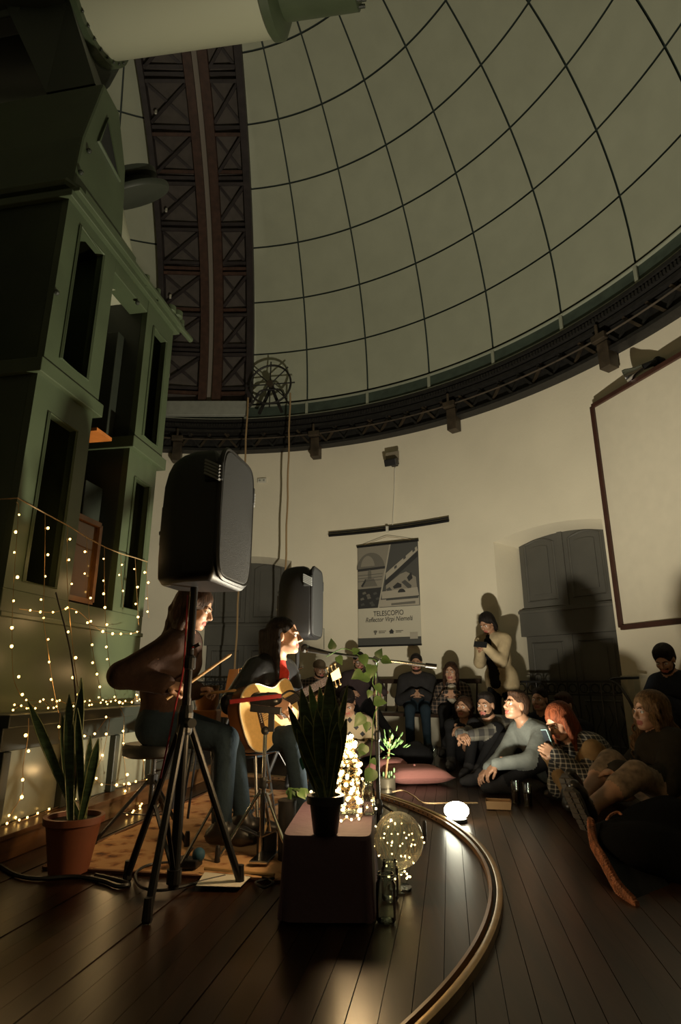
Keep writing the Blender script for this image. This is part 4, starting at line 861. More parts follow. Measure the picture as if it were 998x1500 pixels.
for ank, td in ((V((1.40, 3.76, .17)), V((-.35, -.25, .9)).normalized()), (V((1.36, 3.58, .15)), V((-.45, -.35, .85)).normalized())):   # ridged boot soles
    sn = V((-.72, -.62, .0)); sn = (sn-td*sn.dot(td)).normalized(); sx_ = td.cross(sn); c_ = ank+sn*.045+td*.055
    so = MB().prism([c_+td*(a_*.135)+sx_*(b_*.046) for a_, b_ in ((-1, -.7), (-.8, -.95), (-.2, -.8), (.3, -1), (.75, -.95), (1, -.45), (1, .45), (.75, .95), (.3, 1), (-.2, .8), (-.8, .95), (-1, .7))], sn*.022).build('boot_sole', mat('sole_rubber', (.06, .055, .05), .7), blonde['obj'])
    for ai in range(7):
        for b_ in (-.5, .5): MB().box(c_+td*(-.11+.036*ai)+sx_*(b_*.042)+sn*.025, (.034, .026, .008), sx_, td, sn).build('tread', mat('sole_tread', (.10, .09, .08), .7), so)
floor_person('dark-haired man half hidden behind the man in the blue shirt', 792, 1024, 6.62, -130, -130, rad(0), dict(skin=sk2, top=navy, pants=blk, shoe=shoeb, hair=hb), 'short', back=.12)
floor_person('person in dark clothes half hidden behind the red-haired woman', 828, 1032, 6.0, -140, -140, rad(-10), dict(skin=sk2, top=blk, pants=blk, shoe=shoeb, hair=hbr), 'short', back=.12, s=.96)
# ---- man on a chair under the panel
cpel = V((3.10, 5.52, .53)); cf = dirv(205); cr = cf.cross(UP)
person('seated man in black looking down on a chair under the white panel', cpel, nkof(977, 964, 5.42, rad(215)), rad(205), rad(222), rad(-30), (cpel+cf*.32+cr*.05+UP*.14, cpel+cf*.32-cr*.05+UP*.14), (cpel+cf*.48+cr*.1-UP*.44, cpel+cf*.48-cr*.1-UP*.44),
    dict(skin=sk2, top=navy, pants=blk, shoe=shoeb, hair=hb), 'short', beard=True, puff=.02, hairkw=dict(full=.008), eh=(cr-UP, -cr-UP), kh=(cf+UP*.6, cf+UP*.6), toe=(cf, cf))
# ================================================================ helpers for furniture
def tripod(parent, base, feet, crown, low, m, r=.013, foot=.018, name='leg', fm=None, brace=True):
    for f in feet:
        f = V(f); c = V(base)+UP*crown; lg = MB().cyl(c+(f-V(base)).normalized()*.02*1.0, f+UP*foot, r, n=10).build(name, m, parent)
        MB().lathe(f, [(foot*.8, 0), (foot, .01), (foot*.8, .07), (r, .08)], 10).build('rubber_foot', fm or black, lg)
        if brace:
            q = f.lerp(c, .48); MB().bar(V(base)+UP*low, q, .016, .006).build('brace', m, parent)
def chair_plain(label, pos, yaw, shellm, seatz=.45, back=True):
    f = V((math.cos(yaw), math.sin(yaw), 0)); r = f.cross(UP); p = V(pos); c = thing('chair', label, 'chair', p)
    for a in (-1, 1):
        for b in (-1, 1): MB().cyl(p+r*.20*a+f*.20*b, p+r*.17*a+f*.16*b+UP*(seatz-.015), .011, n=8).build('leg', blackm, c)
        if back: MB().cyl(p+r*.17*a-f*.17+UP*(seatz-.02), p+r*.17*a-f*.25+UP*(seatz+.20), .011, n=8).build('back_post', blackm, c)
    rows = [[p+r*x*.21+f*y*.205+UP*(seatz+.02*(x*x)-.012*(1-y*y)) for x in np.linspace(-1, 1, 7)] for y in np.linspace(-1, 1, 7)]
    b = MB().grid(rows); b.grid([[q-UP*.014 for q in rw[::-1]] for rw in rows]); b.build('seat', shellm, c, smooth='all')
    if back:
        rows = [[p+r*x*(.22-.03*max(0, z-.7))+f*(-.21-.05*z+.05*x*x)+UP*(seatz+.12+.36*z) for x in np.linspace(-1, 1, 9)] for z in np.linspace(0, 1, 6)]
        b = MB().grid(rows); b.grid([[q-f*.014 for q in rw[::-1]] for rw in rows]); b.build('backrest', shellm, c, smooth='all')
    return c
plyw = mat('orange_plywood', (.40, .17, .05), .35, noise=.2, nscale=5)
# ================================================================ PA LOUDSPEAKERS
grill = mat('speaker_grille_grey', (.030, .032, .034), .6, bump=.6, bscale=400)
def pa_speaker(label, foot, z0, H, yaw, tilt=0):
    f = V((math.cos(yaw), math.sin(yaw), 0)); r = f.cross(UP); c = V(foot)+UP*z0; sp_ = thing('loudspeaker', label, 'loudspeaker', c)
    wf, wb, dp = .205*H/.66, .12*H/.66, .345*H/.66
    def sect(t, inset):                                                    # outline slice: front wide, back narrow, rounded
        fx = dp*.5; pts = [(fx, -wf), (fx, wf), (.02, wf*.98), (-fx*.55, wb*1.25), (-fx, wb*.75), (-fx, -wb*.75), (-fx*.55, -wb*1.25), (.02, -wf*.98)]
        return [c+f*(a*inset)+r*(b*inset)+UP*(H*t) for a, b in pts]
    b = MB(); prof = [(0, .80), (.012, .88), (.05, .97), (.2, 1.0), (.55, 1.0), (.74, .985), (.85, .92), (.92, .83), (.97, .68), (1.0, .42)]
    rows = [sect(t, i)+[sect(t, i)[0]] for t, i in prof]; b.grid(rows); b.add(rows[0][:-1], [tuple(range(8))[::-1]]); b.add(rows[-1][:-1], [tuple(range(8))])
    cab = b.build('cabinet', black, sp_, smooth=True, bevel=.012)
    fr = lambda y, z, n=0: c+f*(dp*.5+n)+r*y+UP*z
    out = []
    for i in range(40):
        t = 2*math.pi*i/40; cx_, cz_ = math.cos(t), math.sin(t); sx = math.copysign(abs(cx_)**.35, cx_); sz = math.copysign(abs(cz_)**.35, cz_); out.append((wf*.93*sx, H*.5+H*.465*sz))
    MB().prism([fr(y*(1-.06*(abs(z-H*.5)/H)), z, -.02) for y, z in out], f*.035).build('grille', grill, sp_, bevel=.006)
    MB().tube([fr(y*1.03, H*.5+(z-H*.5)*1.02, .004) for y, z in out], .011, 6, closed=True).build('bezel', black, sp_, smooth=True)
    for s in (-1, 1):                                                      # ribbed side handles
        for j in range(5): MB().box(c+f*(dp*.42)+r*(wf*1.0*s)+UP*(H*(.72+.024*j)), (.045, .08, .010), r, (f-UP*.5).normalized(), (UP+f*.5).normalized()).build('handle_rib', mat('rib_grey', (.22, .23, .23), .4), sp_)
        MB().box(c+f*(dp*.42)+r*(wf*.965*s)+UP*(H*.765), (.03, .085, .095), r, f, UP).build('handle_recess', hollow, sp_, bevel=.01)
    MB().box(c-f*(dp*.50)+UP*H*.45, (wb*1.1, .03, H*.30), r, f, UP).build('control_panel', mat('rear_panel_grey', (.03, .03, .032), .5), cab, bevel=.006)
    MB().tube(bez([c-f*(dp*.49)+r*-.05+UP*H*.62, c-f*(dp*.56)+UP*H*.66, c-f*(dp*.49)+r*.05+UP*H*.62], 10), .012, 6).build('rear_handle', black, sp_)
    for j in range(3): MB().cyl(c-f*(dp*.515)+r*(-.05+.05*j)+UP*H*.40, c-f*(dp*.56)+r*(-.05+.05*j)+UP*H*.40, .011, n=10).build('knob', grey, cab)
    return sp_
def spk_stand(label, base, feet, top, crown, low):
    b = V(base); s = thing('speaker_stand', label, 'speaker stand', b)
    MB().cyl(b+UP*.03, b+UP*(crown+.10), .021, n=14).build('lower_tube', blackm, s); MB().cyl(b+UP*(crown+.08), b+UP*top, .0175, n=14).build('pole', blackm, s)
    MB().lathe(b+UP*(crown-.05), [(.03, 0), (.034, .01), (.034, .09), (.026, .12)], 14).build('crown', black, s); MB().lathe(b+UP*.05, [(.03, 0), (.03, .05)], 14).build('lower_collar', black, s)
    MB().lathe(b+UP*(crown+.22), [(.024, 0), (.030, .005), (.030, .05), (.024, .06)], 14).build('height_collar', black, s)
    k = MB().cyl(b+UP*(crown+.0)+V((.02, -.02, 0)), b+UP*(crown+.0)+V((.045, -.055, 0)), .02, n=14); k.build('knob', mat('knob_grey', (.06, .06, .062), .35), s)
    MB().tube([b+UP*(crown+.31)+V((.0, 0, 0)), b+UP*(crown+.31)+V((.05, -.03, .02))], .008, 6).build('locking_pin', steel, s)
    tripod(s, b, feet, crown, .075, blackm, .0155, .02); return s
sb = V((-.672, 2.69, 0)); pa_speaker('big black loudspeaker on the tripod stand beside the drummer', sb+V((.015, 0, 0)), 1.245, .635, rad(-13))
spk_stand('black tripod stand under the loudspeaker beside the drummer', sb, [G(186, 1291), G(215, 1352), G(351, 1298)], 1.30, .66, .12)
s2 = D(437, 900, 5.05); s2 = V((s2.x, s2.y, 0)); pa_speaker('smaller-looking loudspeaker on a stand behind the singer by the wall', s2, 1.18, .605, rad(-12))
spk_stand('tripod stand under the loudspeaker behind the singer', s2, [s2+V((.18, -.18, 0)), s2+V((-.08, .22, 0)), s2+V((-.25, -.12, 0))], 1.24, .62, .12)
# ================================================================ DRUMMER'S THINGS
th = V((-1.06, 3.60, 0)); t = thing('drum_throne', 'round black padded drum stool under the drummer', 'stool', th)
MB().lathe(th, [(.16, .425), (.175, .435), (.178, .475), (.165, .495), (.02, .498)], 28).build('seat_pad', black, t, smooth=True)
MB().cyl(th+UP*.10, th+UP*.43, .014).build('post', steel, t); MB().lathe(th, [(.03, .28), (.03, .33)], 12).build('collar', blackm, t)
tripod(t, th, [V((-1.30, 3.46, 0)), V((-1.05, 3.94, 0)), V((-.80, 3.42, 0))], .30, .12, blackm, .010, .016)
def stick(lab, a, b):
    a, b = V(a), V(b); rs = [.008]*8+[.006, .0075, .004]; pts = [a.lerp(b, i/10) for i in range(11)]; pts[9] = a.lerp(b, .965); rs[9] = .0085
    tag(MB().tube(pts, .008, 8, rs).build('drumstick', mat('hickory', (.42, .25, .10), .45), loc=a, smooth=True), lab, 'drumstick')
stick('raised pale wooden drumstick in the drummer\'s near hand', D(244, 1024, 3.27), D(339, 958, 3.42)); stick('level wooden drumstick in the drummer\'s far hand', D(283, 1018, 3.60), D(346, 1011, 3.55))
chair_plain('orange plywood chair with thin black legs behind the drummer', V((-1.02, 4.62, 0)), rad(200), plyw)
cj = V((-.86, 3.98, 0)); cbx = thing('hand_drum', 'small amber wooden hand drum on a box beside the drummer', 'drum', cj)
MB().box(cj+UP*.55, (.16, .16, .22)).build('box_body', plyw, cbx, bevel=.01)
for a in (-1, 1):
    for b in (-1, 1): MB().cyl(cj+V((.1*a, .1*b, 0)), cj+V((.06*a, .06*b, .45)), .008, n=8).build('leg', blackm, cbx)
MB().box(cj+V((.01, -.082, .55)), (.09, .006, .10)).build('slot', hollow, cbx); MB().lathe(cj+UP*.66, [(.06, 0), (.075, .04), (.07, .14), (.062, .145)], 20).build('shell', plyw, cbx, smooth=True)
MB().lathe(cj+UP*.79, [(.074, 0), (.074, .02)], 20).build('rim', brass, cbx)
# ================================================================ PERCUSSION STAND (chrome) with red bar
ps = V((-.385, 3.20, 0)); p = thing('percussion_stand', 'chrome percussion stand holding a dark red bar before the guitar', 'stand', ps)
MB().cyl(ps+UP*.02, ps+UP*.34, .013, n=12).build('lower_tube', steel, p); MB().cyl(ps+UP*.34, ps+UP*.585, .010, n=12).build('upper_tube', steel, p); MB().lathe(ps+UP*.32, [(.018, 0), (.020, .01), (.020, .04), (.016, .05)], 12).build('collar', blackm, p)
MB().cyl(ps+UP*.345, ps+UP*.345+V((.04, -.02, .01)), .006, n=8).build('wing_screw', steel, p); MB().ball(ps+UP*.59, .022, 12).build('tilter_ball', blackm, p)
tripod(p, ps, [ps+V((-.20, -.06, 0)), ps+V((.16, -.12, 0)), ps+V((.03, .2, 0))], .30, .10, steel, .008, .014)
MB().bar(ps+V((.03, 0, .585)), ps+V((.03, 0, .69)), .03, .03).build('clamp_post', blackm, p); MB().bar(ps+V((-.08, 0, .70)), ps+V((.08, 0, .685)), .04, .035).build('clamp', blackm, p, bevel=.004)
MB().bar(D(336, 1028, 3.17), D(412, 1019, 3.22), .05, .022).build('red_bar', mat('dark_red_lacquer', (.16, .012, .012), .3), p, bevel=.004)
MB().tube(bez([D(408, 1022, 3.22), D(425, 1012, 3.2), D(440, 1022, 3.15), D(446, 1050, 3.1)], 16), .006, 6).build('cable', black, p)
# singer's stool and pedal
sgs = V((sg_pel.x, sg_pel.y, 0)); t = thing('wooden_stool', 'round wooden stool with metal legs under the singer', 'stool', sgs)
MB().lathe(sgs, [(.155, .40), (.17, .405), (.17, .425), (.155, .43)], 28).build('seat', plyw, t, smooth=True)
for i in range(4):
    a = i*math.pi/2+.5; e = V((math.cos(a), math.sin(a), 0)); MB().cyl(sgs+e*.19, sgs+e*.11+UP*.40, .011, n=8).build('leg', steel, t)
MB().tube([sgs+V((.15*math.cos(a), .15*math.sin(a), .17)) for a in np.linspace(0, 6.28, 17)[:-1]], .007, 6, closed=True).build('foot_ring', steel, t)
# ================================================================ GUITAR
gn = V((.80, -.58, .12)).normalized(); gx = V((.58, .80, 0)); gx = (gx*math.cos(rad(17))+UP*math.sin(rad(17))); gx = (gx-gn*gx.dot(gn)).normalized(); gu = gn.cross(gx).normalized(); gu = gu if gu.z > 0 else -gu
gc = D(397, 1041, 3.69)
def gp(a, b, n=0): return gc+gx*a+gu*b+gn*n
gt = thing('acoustic_guitar', 'pale-topped acoustic guitar with brown sides held by the singer', 'guitar', gc-UP*.2)
half_ = [(-.25, 0), (-.248, .06), (-.23, .12), (-.19, .165), (-.13, .188), (-.06, .18), (.0, .148), (.05, .122), (.09, .118), (.14, .132), (.19, .135), (.225, .11), (.242, .06), (.245, 0)]
outl = [V((a, b, 0)) for a, b in half_]; outl = bez(outl, 52); oc = [(q.x, q.y) for q in outl]+[(q.x, -q.y) for q in outl[::-1][1:-1]]
spru = mat('guitar_spruce', (.62, .40, .15), .3, noise=.08, nscale=6, stretch=(1, 12, 12)); gside = mat('guitar_brown_side', (.17, .065, .022), .25, noise=.25, coat=.4); ros = mat('rosewood', (.035, .018, .012), .4)
MB().prism([gp(a, b, -.10) for a, b in oc], gn*.097).build('body_sides', gside, gt, bevel=.004); MB().prism([gp(a, b, -.003) for a, b in oc], gn*.004).build('soundboard', spru, gt)
MB().tube([gp(a, b, 0) for a, b in oc], .0045, 5, closed=True).build('binding', mat('binding_cream', (.5, .42, .28), .4), gt)
MB().lathe(gp(.085, 0, .001), [(.052, 0), (.052, .0015)], 28, gn).build('soundhole', hollow, gt); MB().tube([gp(.085+.058*math.cos(a), .058*math.sin(a), .002) for a in np.linspace(0, 6.28, 29)[:-1]], .003, 5, closed=True).build('rosette', ros, gt)
MB().prism([gp(.03, -.03, .002), gp(.06, -.075, .002), (gp(.13, -.09, .002)), gp(.14, -.05, .002), gp(.09, -.056, .002), gp(.05, -.04, .002)], gn*.0015).build('pickguard', ros, gt)
br = MB().box(gp(-.105, 0, .006), (.025, .15, .010), gx, gu, gn).build('bridge', ros, gt); 
for j in range(6): MB().ball(gp(-.11, -.03+.012*j, .013), .004, 6).build('bridge_pin', white, br)
MB().hexa([gp(.24, -.027, -.022), gp(.62, -.022, -.018), gp(.62, .022, -.018), gp(.24, .027, -.022), gp(.24, -.027, .004), gp(.62, -.022, .004), gp(.62, .022, .004), gp(.24, .027, .004)]).build('neck', gside, gt)
MB().hexa([gp(.13, -.028, .004), gp(.62, -.022, .004), gp(.62, .022, .004), gp(.13, .028, .004), gp(.13, -.028, .009), gp(.62, -.022, .009), gp(.62, .022, .009), gp(.13, .028, .009)]).build('fretboard', ros, gt)
for j in range(14): x_ = .62-.49*(1-.5**((j+1)/9)); MB().bar(gp(x_, -.024, .0098), gp(x_, .024, .0098), .0025, .002, gn).build('fret', steel, gt)
hs = MB().hexa([gp(.62, -.024, -.014), gp(.80, -.036, -.034), gp(.80, .036, -.034), gp(.62, .024, -.014), gp(.62, -.024, .002), gp(.80, -.036, -.018), gp(.80, .036, -.018), gp(.62, .024, .002)]).build('headstock', spru, gt)
for j in range(3):
    for s in (-1, 1):
        q = gp(.66+.05*j, s*.03, -.015); MB().cyl(q, q+gu*s*.035, .004, n=6).build('tuner_post', brass, hs); MB().ball(q+gu*s*.042, .010, 8, (1, .6, 1)).build('tuner_button', brass, hs)
for j in range(6): MB().tube([gp(-.105, -.03+.012*j, .014), gp(.62, -.018+.0072*j, .0125)], .0011, 4).build('string', steel, gt)
for q in (gp(-.2, .06, -.05), gp(-.1, -.16, -.05)): MB().ball(q, .01, 8).build('strap_button', steel, gt)
# ================================================================ MICROPHONE STAND with vine
mp_ = D(551, 966, 3.62); ms = V((mp_.x, mp_.y, 0)); m = thing('microphone_stand', 'black boom microphone stand wound with a leafy vine', 'microphone stand', ms)
MB().cyl(ms+UP*.03, ms+UP*.55, .0115, n=12).build('lower_pole', blackm, m); MB().cyl(ms+UP*.5, mp_, .008, n=12).build('upper_pole', steel, m); MB().lathe(ms+UP*.5, [(.014, 0), (.017, .01), (.017, .05), (.012, .06)], 12).build('clutch', black, m)
tripod(m, ms, [ms+V((.26, .05, 0)), ms+V((-.16, .22, 0)), ms+V((-.08, -.24, 0))], .17, .05, blackm, .007, .012, brace=False); MB().lathe(ms+UP*.12, [(.02, 0), (.024, .01), (.024, .06), (.014, .08)], 12).build('hub', black, m)
ba, bb = D(456, 952, 3.68), D(640, 976, 3.56); MB().cyl(ba, mp_.lerp(bb, .12), .007, n=10).build('boom', blackm, m); MB().cyl(mp_.lerp(bb, .1), bb, .0095, n=10).build('boom_rear', steel, m); MB().cyl(bb.lerp(mp_, .0), bb.lerp(mp_, .18), .013, n=12).build('counterweight_grip', black, m)
MB().lathe(mp_-V((0, .02, 0)), [(.02, 0), (.022, .005), (.022, .035), (.018, .04)], 12, (0, 1, 0)).build('boom_joint', black, m)
mic = thing('microphone', 'black vocal microphone at the singer\'s mouth', 'microphone', D(450, 951, 3.69)); m0, m1 = D(443, 949, 3.70), D(482, 957, 3.67); md = (m0-m1).normalized()
MB().lathe(m1, [(.010, 0), (.013, .03), (.020, .13)], 14, md).build('handle', black, mic, smooth=True); MB().ball(m1+md*.155, .027, 14).build('grille_ball', mat('mic_mesh', (.05, .05, .05), .4, metal=.6, bump=.6, bscale=500), mic, smooth='all'); MB().lathe(m1+md*.128, [(.023, 0), (.023, .012)], 14, md).build('collar', steel, mic)
# vine
leafm = mat('vine_leaf_green', (.085, .16, .05), .45, noise=.35, nscale=14); leafd = mat('dark_leaf_green', (.035, .075, .025), .42, noise=.3, nscale=12)
def heart(c, d, nrm, L, m, par, name='leaf', curl=.15):
    d = V(d).normalized(); nrm = V(nrm); nrm = (nrm-d*nrm.dot(d)).normalized(); x = d.cross(nrm); out = []
    pr = [(0, .10), (-.08, .26), (.0, .42), (.18, .46), (.42, .38), (.7, .2), (1, 0)]; b = MB(); rows = []
    for t, w_ in [(0, .03), (.03, .30), (.12, .43), (.25, .46), (.45, .38), (.65, .25), (.85, .11), (1, .005)]:
        rows.append([V(c)+d*(L*(t-(.08*abs(s) if t < .1 else 0)))+x*(L*w_*s)+nrm*(L*(.16*abs(s)*w_-curl*t*t)) for s in (-1, -.5, 0, .5, 1)])
    b.grid(rows); b.grid([[q-nrm*.0012 for q in r_[::-1]] for r_ in rows]); return b.build(name, m, par, smooth='all')
vn = thing('pothos_vine', 'trailing green vine with heart-shaped leaves on the microphone stand', 'vine', mp_)
sway = bez([D(478, 962, 3.64), D(505, 950, 3.62), D(530, 962, 3.62), D(553, 970, 3.59), D(546, 1000, 3.60), D(558, 1020, 3.60), D(548, 1050, 3.61), D(545, 1090, 3.61), D(541, 1130, 3.62), D(542, 1160, 3.62)], 60); MB().tube(sway, .003, 5).build('stem', leafm, vn)
for x_, y_, L_, ddeg, mm in ((487, 950, .075, 95, leafd), (495, 962, .07, -60, leafm), (517, 955, .06, 20, leafm), (531, 960, .09, -70, leafm), (545, 975, .10, -100, leafm), (560, 965, .08, -20, leafm), (530, 985, .09, -150, leafm), (541, 992, .085, -175, leafm), (552, 1003, .07, -60, leafm), (543, 1012, .055, -110, leafm), (549, 1027, .09, -5, leafm), (532, 1048, .10, -130, leafm), (538, 1058, .07, -95, leafm), (535, 1092, .09, -120, leafm), (545, 1112, .05, -50, leafm), (546, 1128, .11, -115, leafm), (536, 1100, .07, 170, leafm), (553, 962, .07, 60, leafd)):
    L_ *= .8; heart(D(x_, y_, 3.56), V((math.cos(rad(ddeg)), -.15, math.sin(rad(ddeg)))), V((.2, -1, .35)), L_, mm, vn)

# ================================================================ TABLE with cloth and plant
tb = PD*.0; T0 = G(408, 1352); T1 = G(547, 1352); tw = (T1-T0).length; TR = (T1-T0).normalized(); TF = V((-TR.y, TR.x, 0)); TF = (TF+PD*.6).normalized(); TR = V((TF.y, -TF.x, 0)); tz = .275; tl_ = .70; tc_ = T0+TR*tw/2+TF*tl_/2
purple = mat('purple_tablecloth', (.075, .042, .065), .8, bump=.4, bscale=20)
tbl = thing('low_table', 'low table hidden under a purple cloth before the stage', 'table', tc_)
for a in (-1, 1):
    for b in (-1, 1): MB().box(tc_+TR*(tw/2-.05)*a+TF*(tl_/2-.05)*b+UP*.12, (.04, .04, .24), TR, TF, UP).build('leg', darkw, tbl)
MB().box(tc_+UP*(tz-.02), (tw-.03, tl_-.03, .03), TR, TF, UP).build('table_top', darkw, tbl)
rows = []; per = []
for i in range(64):
    t = 2*math.pi*i/64; cx_, cy_ = math.cos(t), math.sin(t); kx = math.copysign(abs(cx_)**.16, cx_)*(tw/2); ky = math.copysign(abs(cy_)**.16, cy_)*(tl_/2); per.append((kx, ky))
for lv, (zz, sc_) in enumerate(((tz+.004, .0), (tz+.004, .97), (tz-.008, 1.0), (tz-.10, 1.01), (tz-.20, 1.03), (.012, 1.06))):
    rows.append([tc_+TR*(x_*sc_*(1+(.022*math.sin(i*1.3)+.012*math.sin(i*.7))*max(0, lv-2)/3))+TF*(y_*sc_*(1+.02*math.sin(i*1.1)*max(0, lv-2)/3))+UP*zz for i, (x_, y_) in enumerate(per)]); rows[-1].append(rows[-1][0])
tag(MB().grid(rows).build('tablecloth', purple, loc=tc_, smooth=True), 'purple cloth draped over the low table', 'tablecloth')
TZ = tz+.006
# snake plants
snk = mat('snake_leaf', (.040, .075, .035), .38, noise=.55, nscale=9, stretch=(2, 2, 9)); snke = mat('snake_leaf_edge', (.22, .24, .09), .4)
def blade(base, tip, wd, par, bend=V((0, 0, 0)), face=V((0, -1, 0)), n=9):
    base, tip = V(base), V(tip); rows = []; ax = (tip-base).normalized(); x = ax.cross(V(face)).normalized(); nn = x.cross(ax)
    for i in range(n+1):
        t = i/n; c = base.lerp(tip, t)+bend*math.sin(math.pi*t*.5)*t; w_ = wd*(.55+.9*t-.25*t*t)*(1-max(0, (t-.62)/.38)**2.2) if t < 1 else .0008; w_ = max(w_, .0008)
        rows.append([c-x*w_+nn*w_*.35, c-x*w_*.5+nn*.1*w_-nn*.002, c-nn*.003, c+x*w_*.5+nn*.1*w_-nn*.002, c+x*w_+nn*w_*.35, c+x*w_*.5+nn*.1*w_+nn*.003, c+nn*.003, c-x*w_*.5+nn*.1*w_+nn*.003, c-x*w_+nn*w_*.35])
    o = MB().grid(rows).build('leaf', snk, par, smooth='all')
    MB().tube([r_[0] for r_ in rows], .0022, 4).build('leaf_edge', snke, o); MB().tube([r_[4] for r_ in rows], .0022, 4).build('leaf_edge', snke, o); return o
def pot(par, c, r0, r1, h, m, rim=.012):
    MB().lathe(c, [(r0*.9, 0), (r0, .005), (r1, h-.03), (r1+rim*.2, h-.03), (r1+rim, h-.028), (r1+rim, h), (r1-.004, h), (r1-.008, h-.02)], 28, caps=False).build('pot', m, par, smooth=True); MB().lathe(c, [(r0*.9, .0), (r0*.9, .004)], 28).build('pot_base', m, par)
    MB().lathe(c+UP*(h-.03), [(r1-.006, 0), (r1-.006, .008), (.01, .014)], 28).build('soil', soil, par)
pc1 = G(477, 1222, TZ); sp1 = thing('snake_plant', 'snake plant with tall dark leaves in a black pot on the low table', 'plant', pc1); pot(sp1, pc1, .046, .060, .135, black)
Yp = pc1.y
for (x_, y_, wd, dY, bx_) in ((440, 1060, .022, .0, -.03), (476, 1040, .024, .03, 0), (508, 1090, .02, .03, .03), (483, 997, .024, .02, 0), (470, 1018, .017, .05, .01), (411, 1047, .014, -.06, -.06), (432, 1020, .020, .03, -.05), (448, 1015, .015, .06, -.03), (504, 1042, .016, -.03, .05), (520, 1015, .010, .05, .06), (460, 1050, .020, -.04, -.02), (498, 1070, .020, -.05, .02), (492, 1100, .020, .05, .03), (517, 1065, .014, .0, .05), (425, 1080, .014, -.05, -.05)):
    tip = D(x_, y_, Yp+dY); bs_ = pc1+UP*.11+V((random.uniform(-.028, .028), random.uniform(-.025, .025), 0)); blade(bs_, tip, wd*1.2, sp1, V((-bx_*.5, 0, .03)), V((random.uniform(-.6, .6), -1, .1)))
heart(D(447, 1110, Yp), V((-.2, -.2, -1)), V((0, -1, .2)), .045, mat('turquoise_tag', (.05, .22, .24), .5), sp1, 'plant_label')
pc2 = G(100, 1278); sp2 = thing('snake_plant', 'tall snake plant in a terracotta pot beside the green pier', 'plant', pc2); pot(sp2, pc2, .085, .120, .235, terr, .014)
Yp = pc2.y
for (x_, y_, wd, dY, bx_) in ((100, 1030, .024, .02, 0), (120, 1012, .026, .0, .01), (30, 1040, .020, -.05, -.10), (88, 1060, .018, .06, -.02), (146, 1095, .020, -.04, .03), (133, 1090, .016, .05, .02), (112, 1050, .018, -.05, .0), (118, 1005, .018, .06, .0)):
    tip = D(x_, y_, Yp+dY); bs_ = pc2+UP*.20+V((random.uniform(-.05, .05), random.uniform(-.05, .05), 0)); blade(bs_, tip, wd, sp2, V((-bx_*.3, 0, .04)), V((random.uniform(-.5, .5), -1, .1)))
MB().tube(bez([pc2+UP*.2+V((0, -.02, 0)), D(112, 1060, Yp), D(104, 960, Yp+.05), D(82, 868, Yp+.15)], 24), .004, 6).build('dry_stalk', darkw, sp2)
# black planter with drooping leaves left of the table
bp_ = G(419, 1262); bpl = thing('black_planter', 'slim black planter with small drooping leaves beside the low table', 'planter', bp_)
MB().lathe(bp_, [(.035, 0), (.04, .01), (.045, .25), (.048, .27), (.04, .275)], 18).build('pot', black, bpl, smooth=True)
for j in range(9):
    a = random.uniform(-1.2, 2.2); e = V((math.cos(a), -.4+.5*math.sin(a), 0)); q = bp_+UP*.275+e*.02; q2 = q+e*.06+UP*.04; MB().tube([q-UP*.02, q+UP*.05, q2], .002, 4).build('stem', leafm, bpl); heart(q2, e-UP*.8, V((0, -1, .5)), .045, leafd if j % 2 else leafm, bpl)
# jade plant in a metal pot behind the rail
jp = G(557, 1162)+V((.05, .04, 0)); jd = thing('jade_plant', 'small jade plant in a round metal pot behind the floor rail', 'plant', jp)
MB().lathe(jp, [(.07, 0), (.075, .005), (.075, .10), (.078, .105), (.070, .108)], 24).build('pot', mat('brushed_pot', (.28, .24, .17), .32, metal=.8), jd, smooth=True)
tr = jp+UP*.10; MB().tube(bez([tr, tr+V((.012, 0, .10)), tr+V((.03, 0, .20)), tr+V((.04, 0, .30))], 12), .008, 6).build('trunk', mat('jade_bark', (.20, .12, .05), .7), jd)
for j in range(46):
    q = tr+V((.04, 0, .28))+V((random.gauss(0, .055), random.gauss(0, .04), random.gauss(0, .055))); e = (q-tr-V((.03, 0, .2))).normalized()+V((0, 0, .3)); MB().ball(q, .024, 8, (.6, .22, 1.0), basis(e)).build('leaf', leafm, jd, smooth='all')
for j in range(8): MB().ball(tr+V((random.gauss(.02, .03), random.gauss(0, .02), random.uniform(0, .06))), .017, 6, (.5, .3, 1.2)).build('leaf', leafm, jd)

# ================================================================ LIGHTS: bottle, jars, balloon, floor lamp, string lights
ICO = MB().ball((0, 0, 0), 1, 6); ico_v = ICO.v; ico_f = ICO.f; BM = {}
def bulb_obj(par, p, r, m, name='bulb'):
    key = (round(r, 4), m.name)
    if key not in BM:
        me = bpy.data.meshes.new('bulb'); me.from_pydata([V(v)*r for v in ico_v], [], ico_f); me.materials.append(m); BM[key] = me
    o = bpy.data.objects.new(name, BM[key]); sc.collection.objects.link(o); o.parent = par; o.location = V(p)-ROOT[par.name]; return o
bt = G(511, 1190, TZ); bo = thing('light_bottle', 'tall glass bottle wrapped in glowing fairy lights on the low table', 'bottle', bt)
MB().lathe(bt, [(.040, 0), (.046, .006), (.046, .20), (.038, .23), (.020, .255), (.020, .30), (.022, .305)], 28, caps=False).build('glass', glass, bo, smooth=True); MB().lathe(bt, [(.044, .0), (.044, .004)], 28).build('glass_base', glass, bo)
wire = []
for i in range(260):
    t = i/260; a = t*2*math.pi*9+1.5*math.sin(i*.7); z_ = .01+.30*t+.012*math.sin(i*1.9); r_ = (.050 if z_ < .20 else .050-.026*min(1, (z_-.20)/.06))+random.gauss(0, .007); wire.append(bt+V((r_*math.cos(a), r_*math.sin(a), max(.008, z_))))
wo = MB().tube(wire, .0012, 4).build('fairy_wire', wirec, bo)
for i in range(0, 260, 3): bulb_obj(bo, wire[i], random.choice((.006, .008, .010)), bulbw)
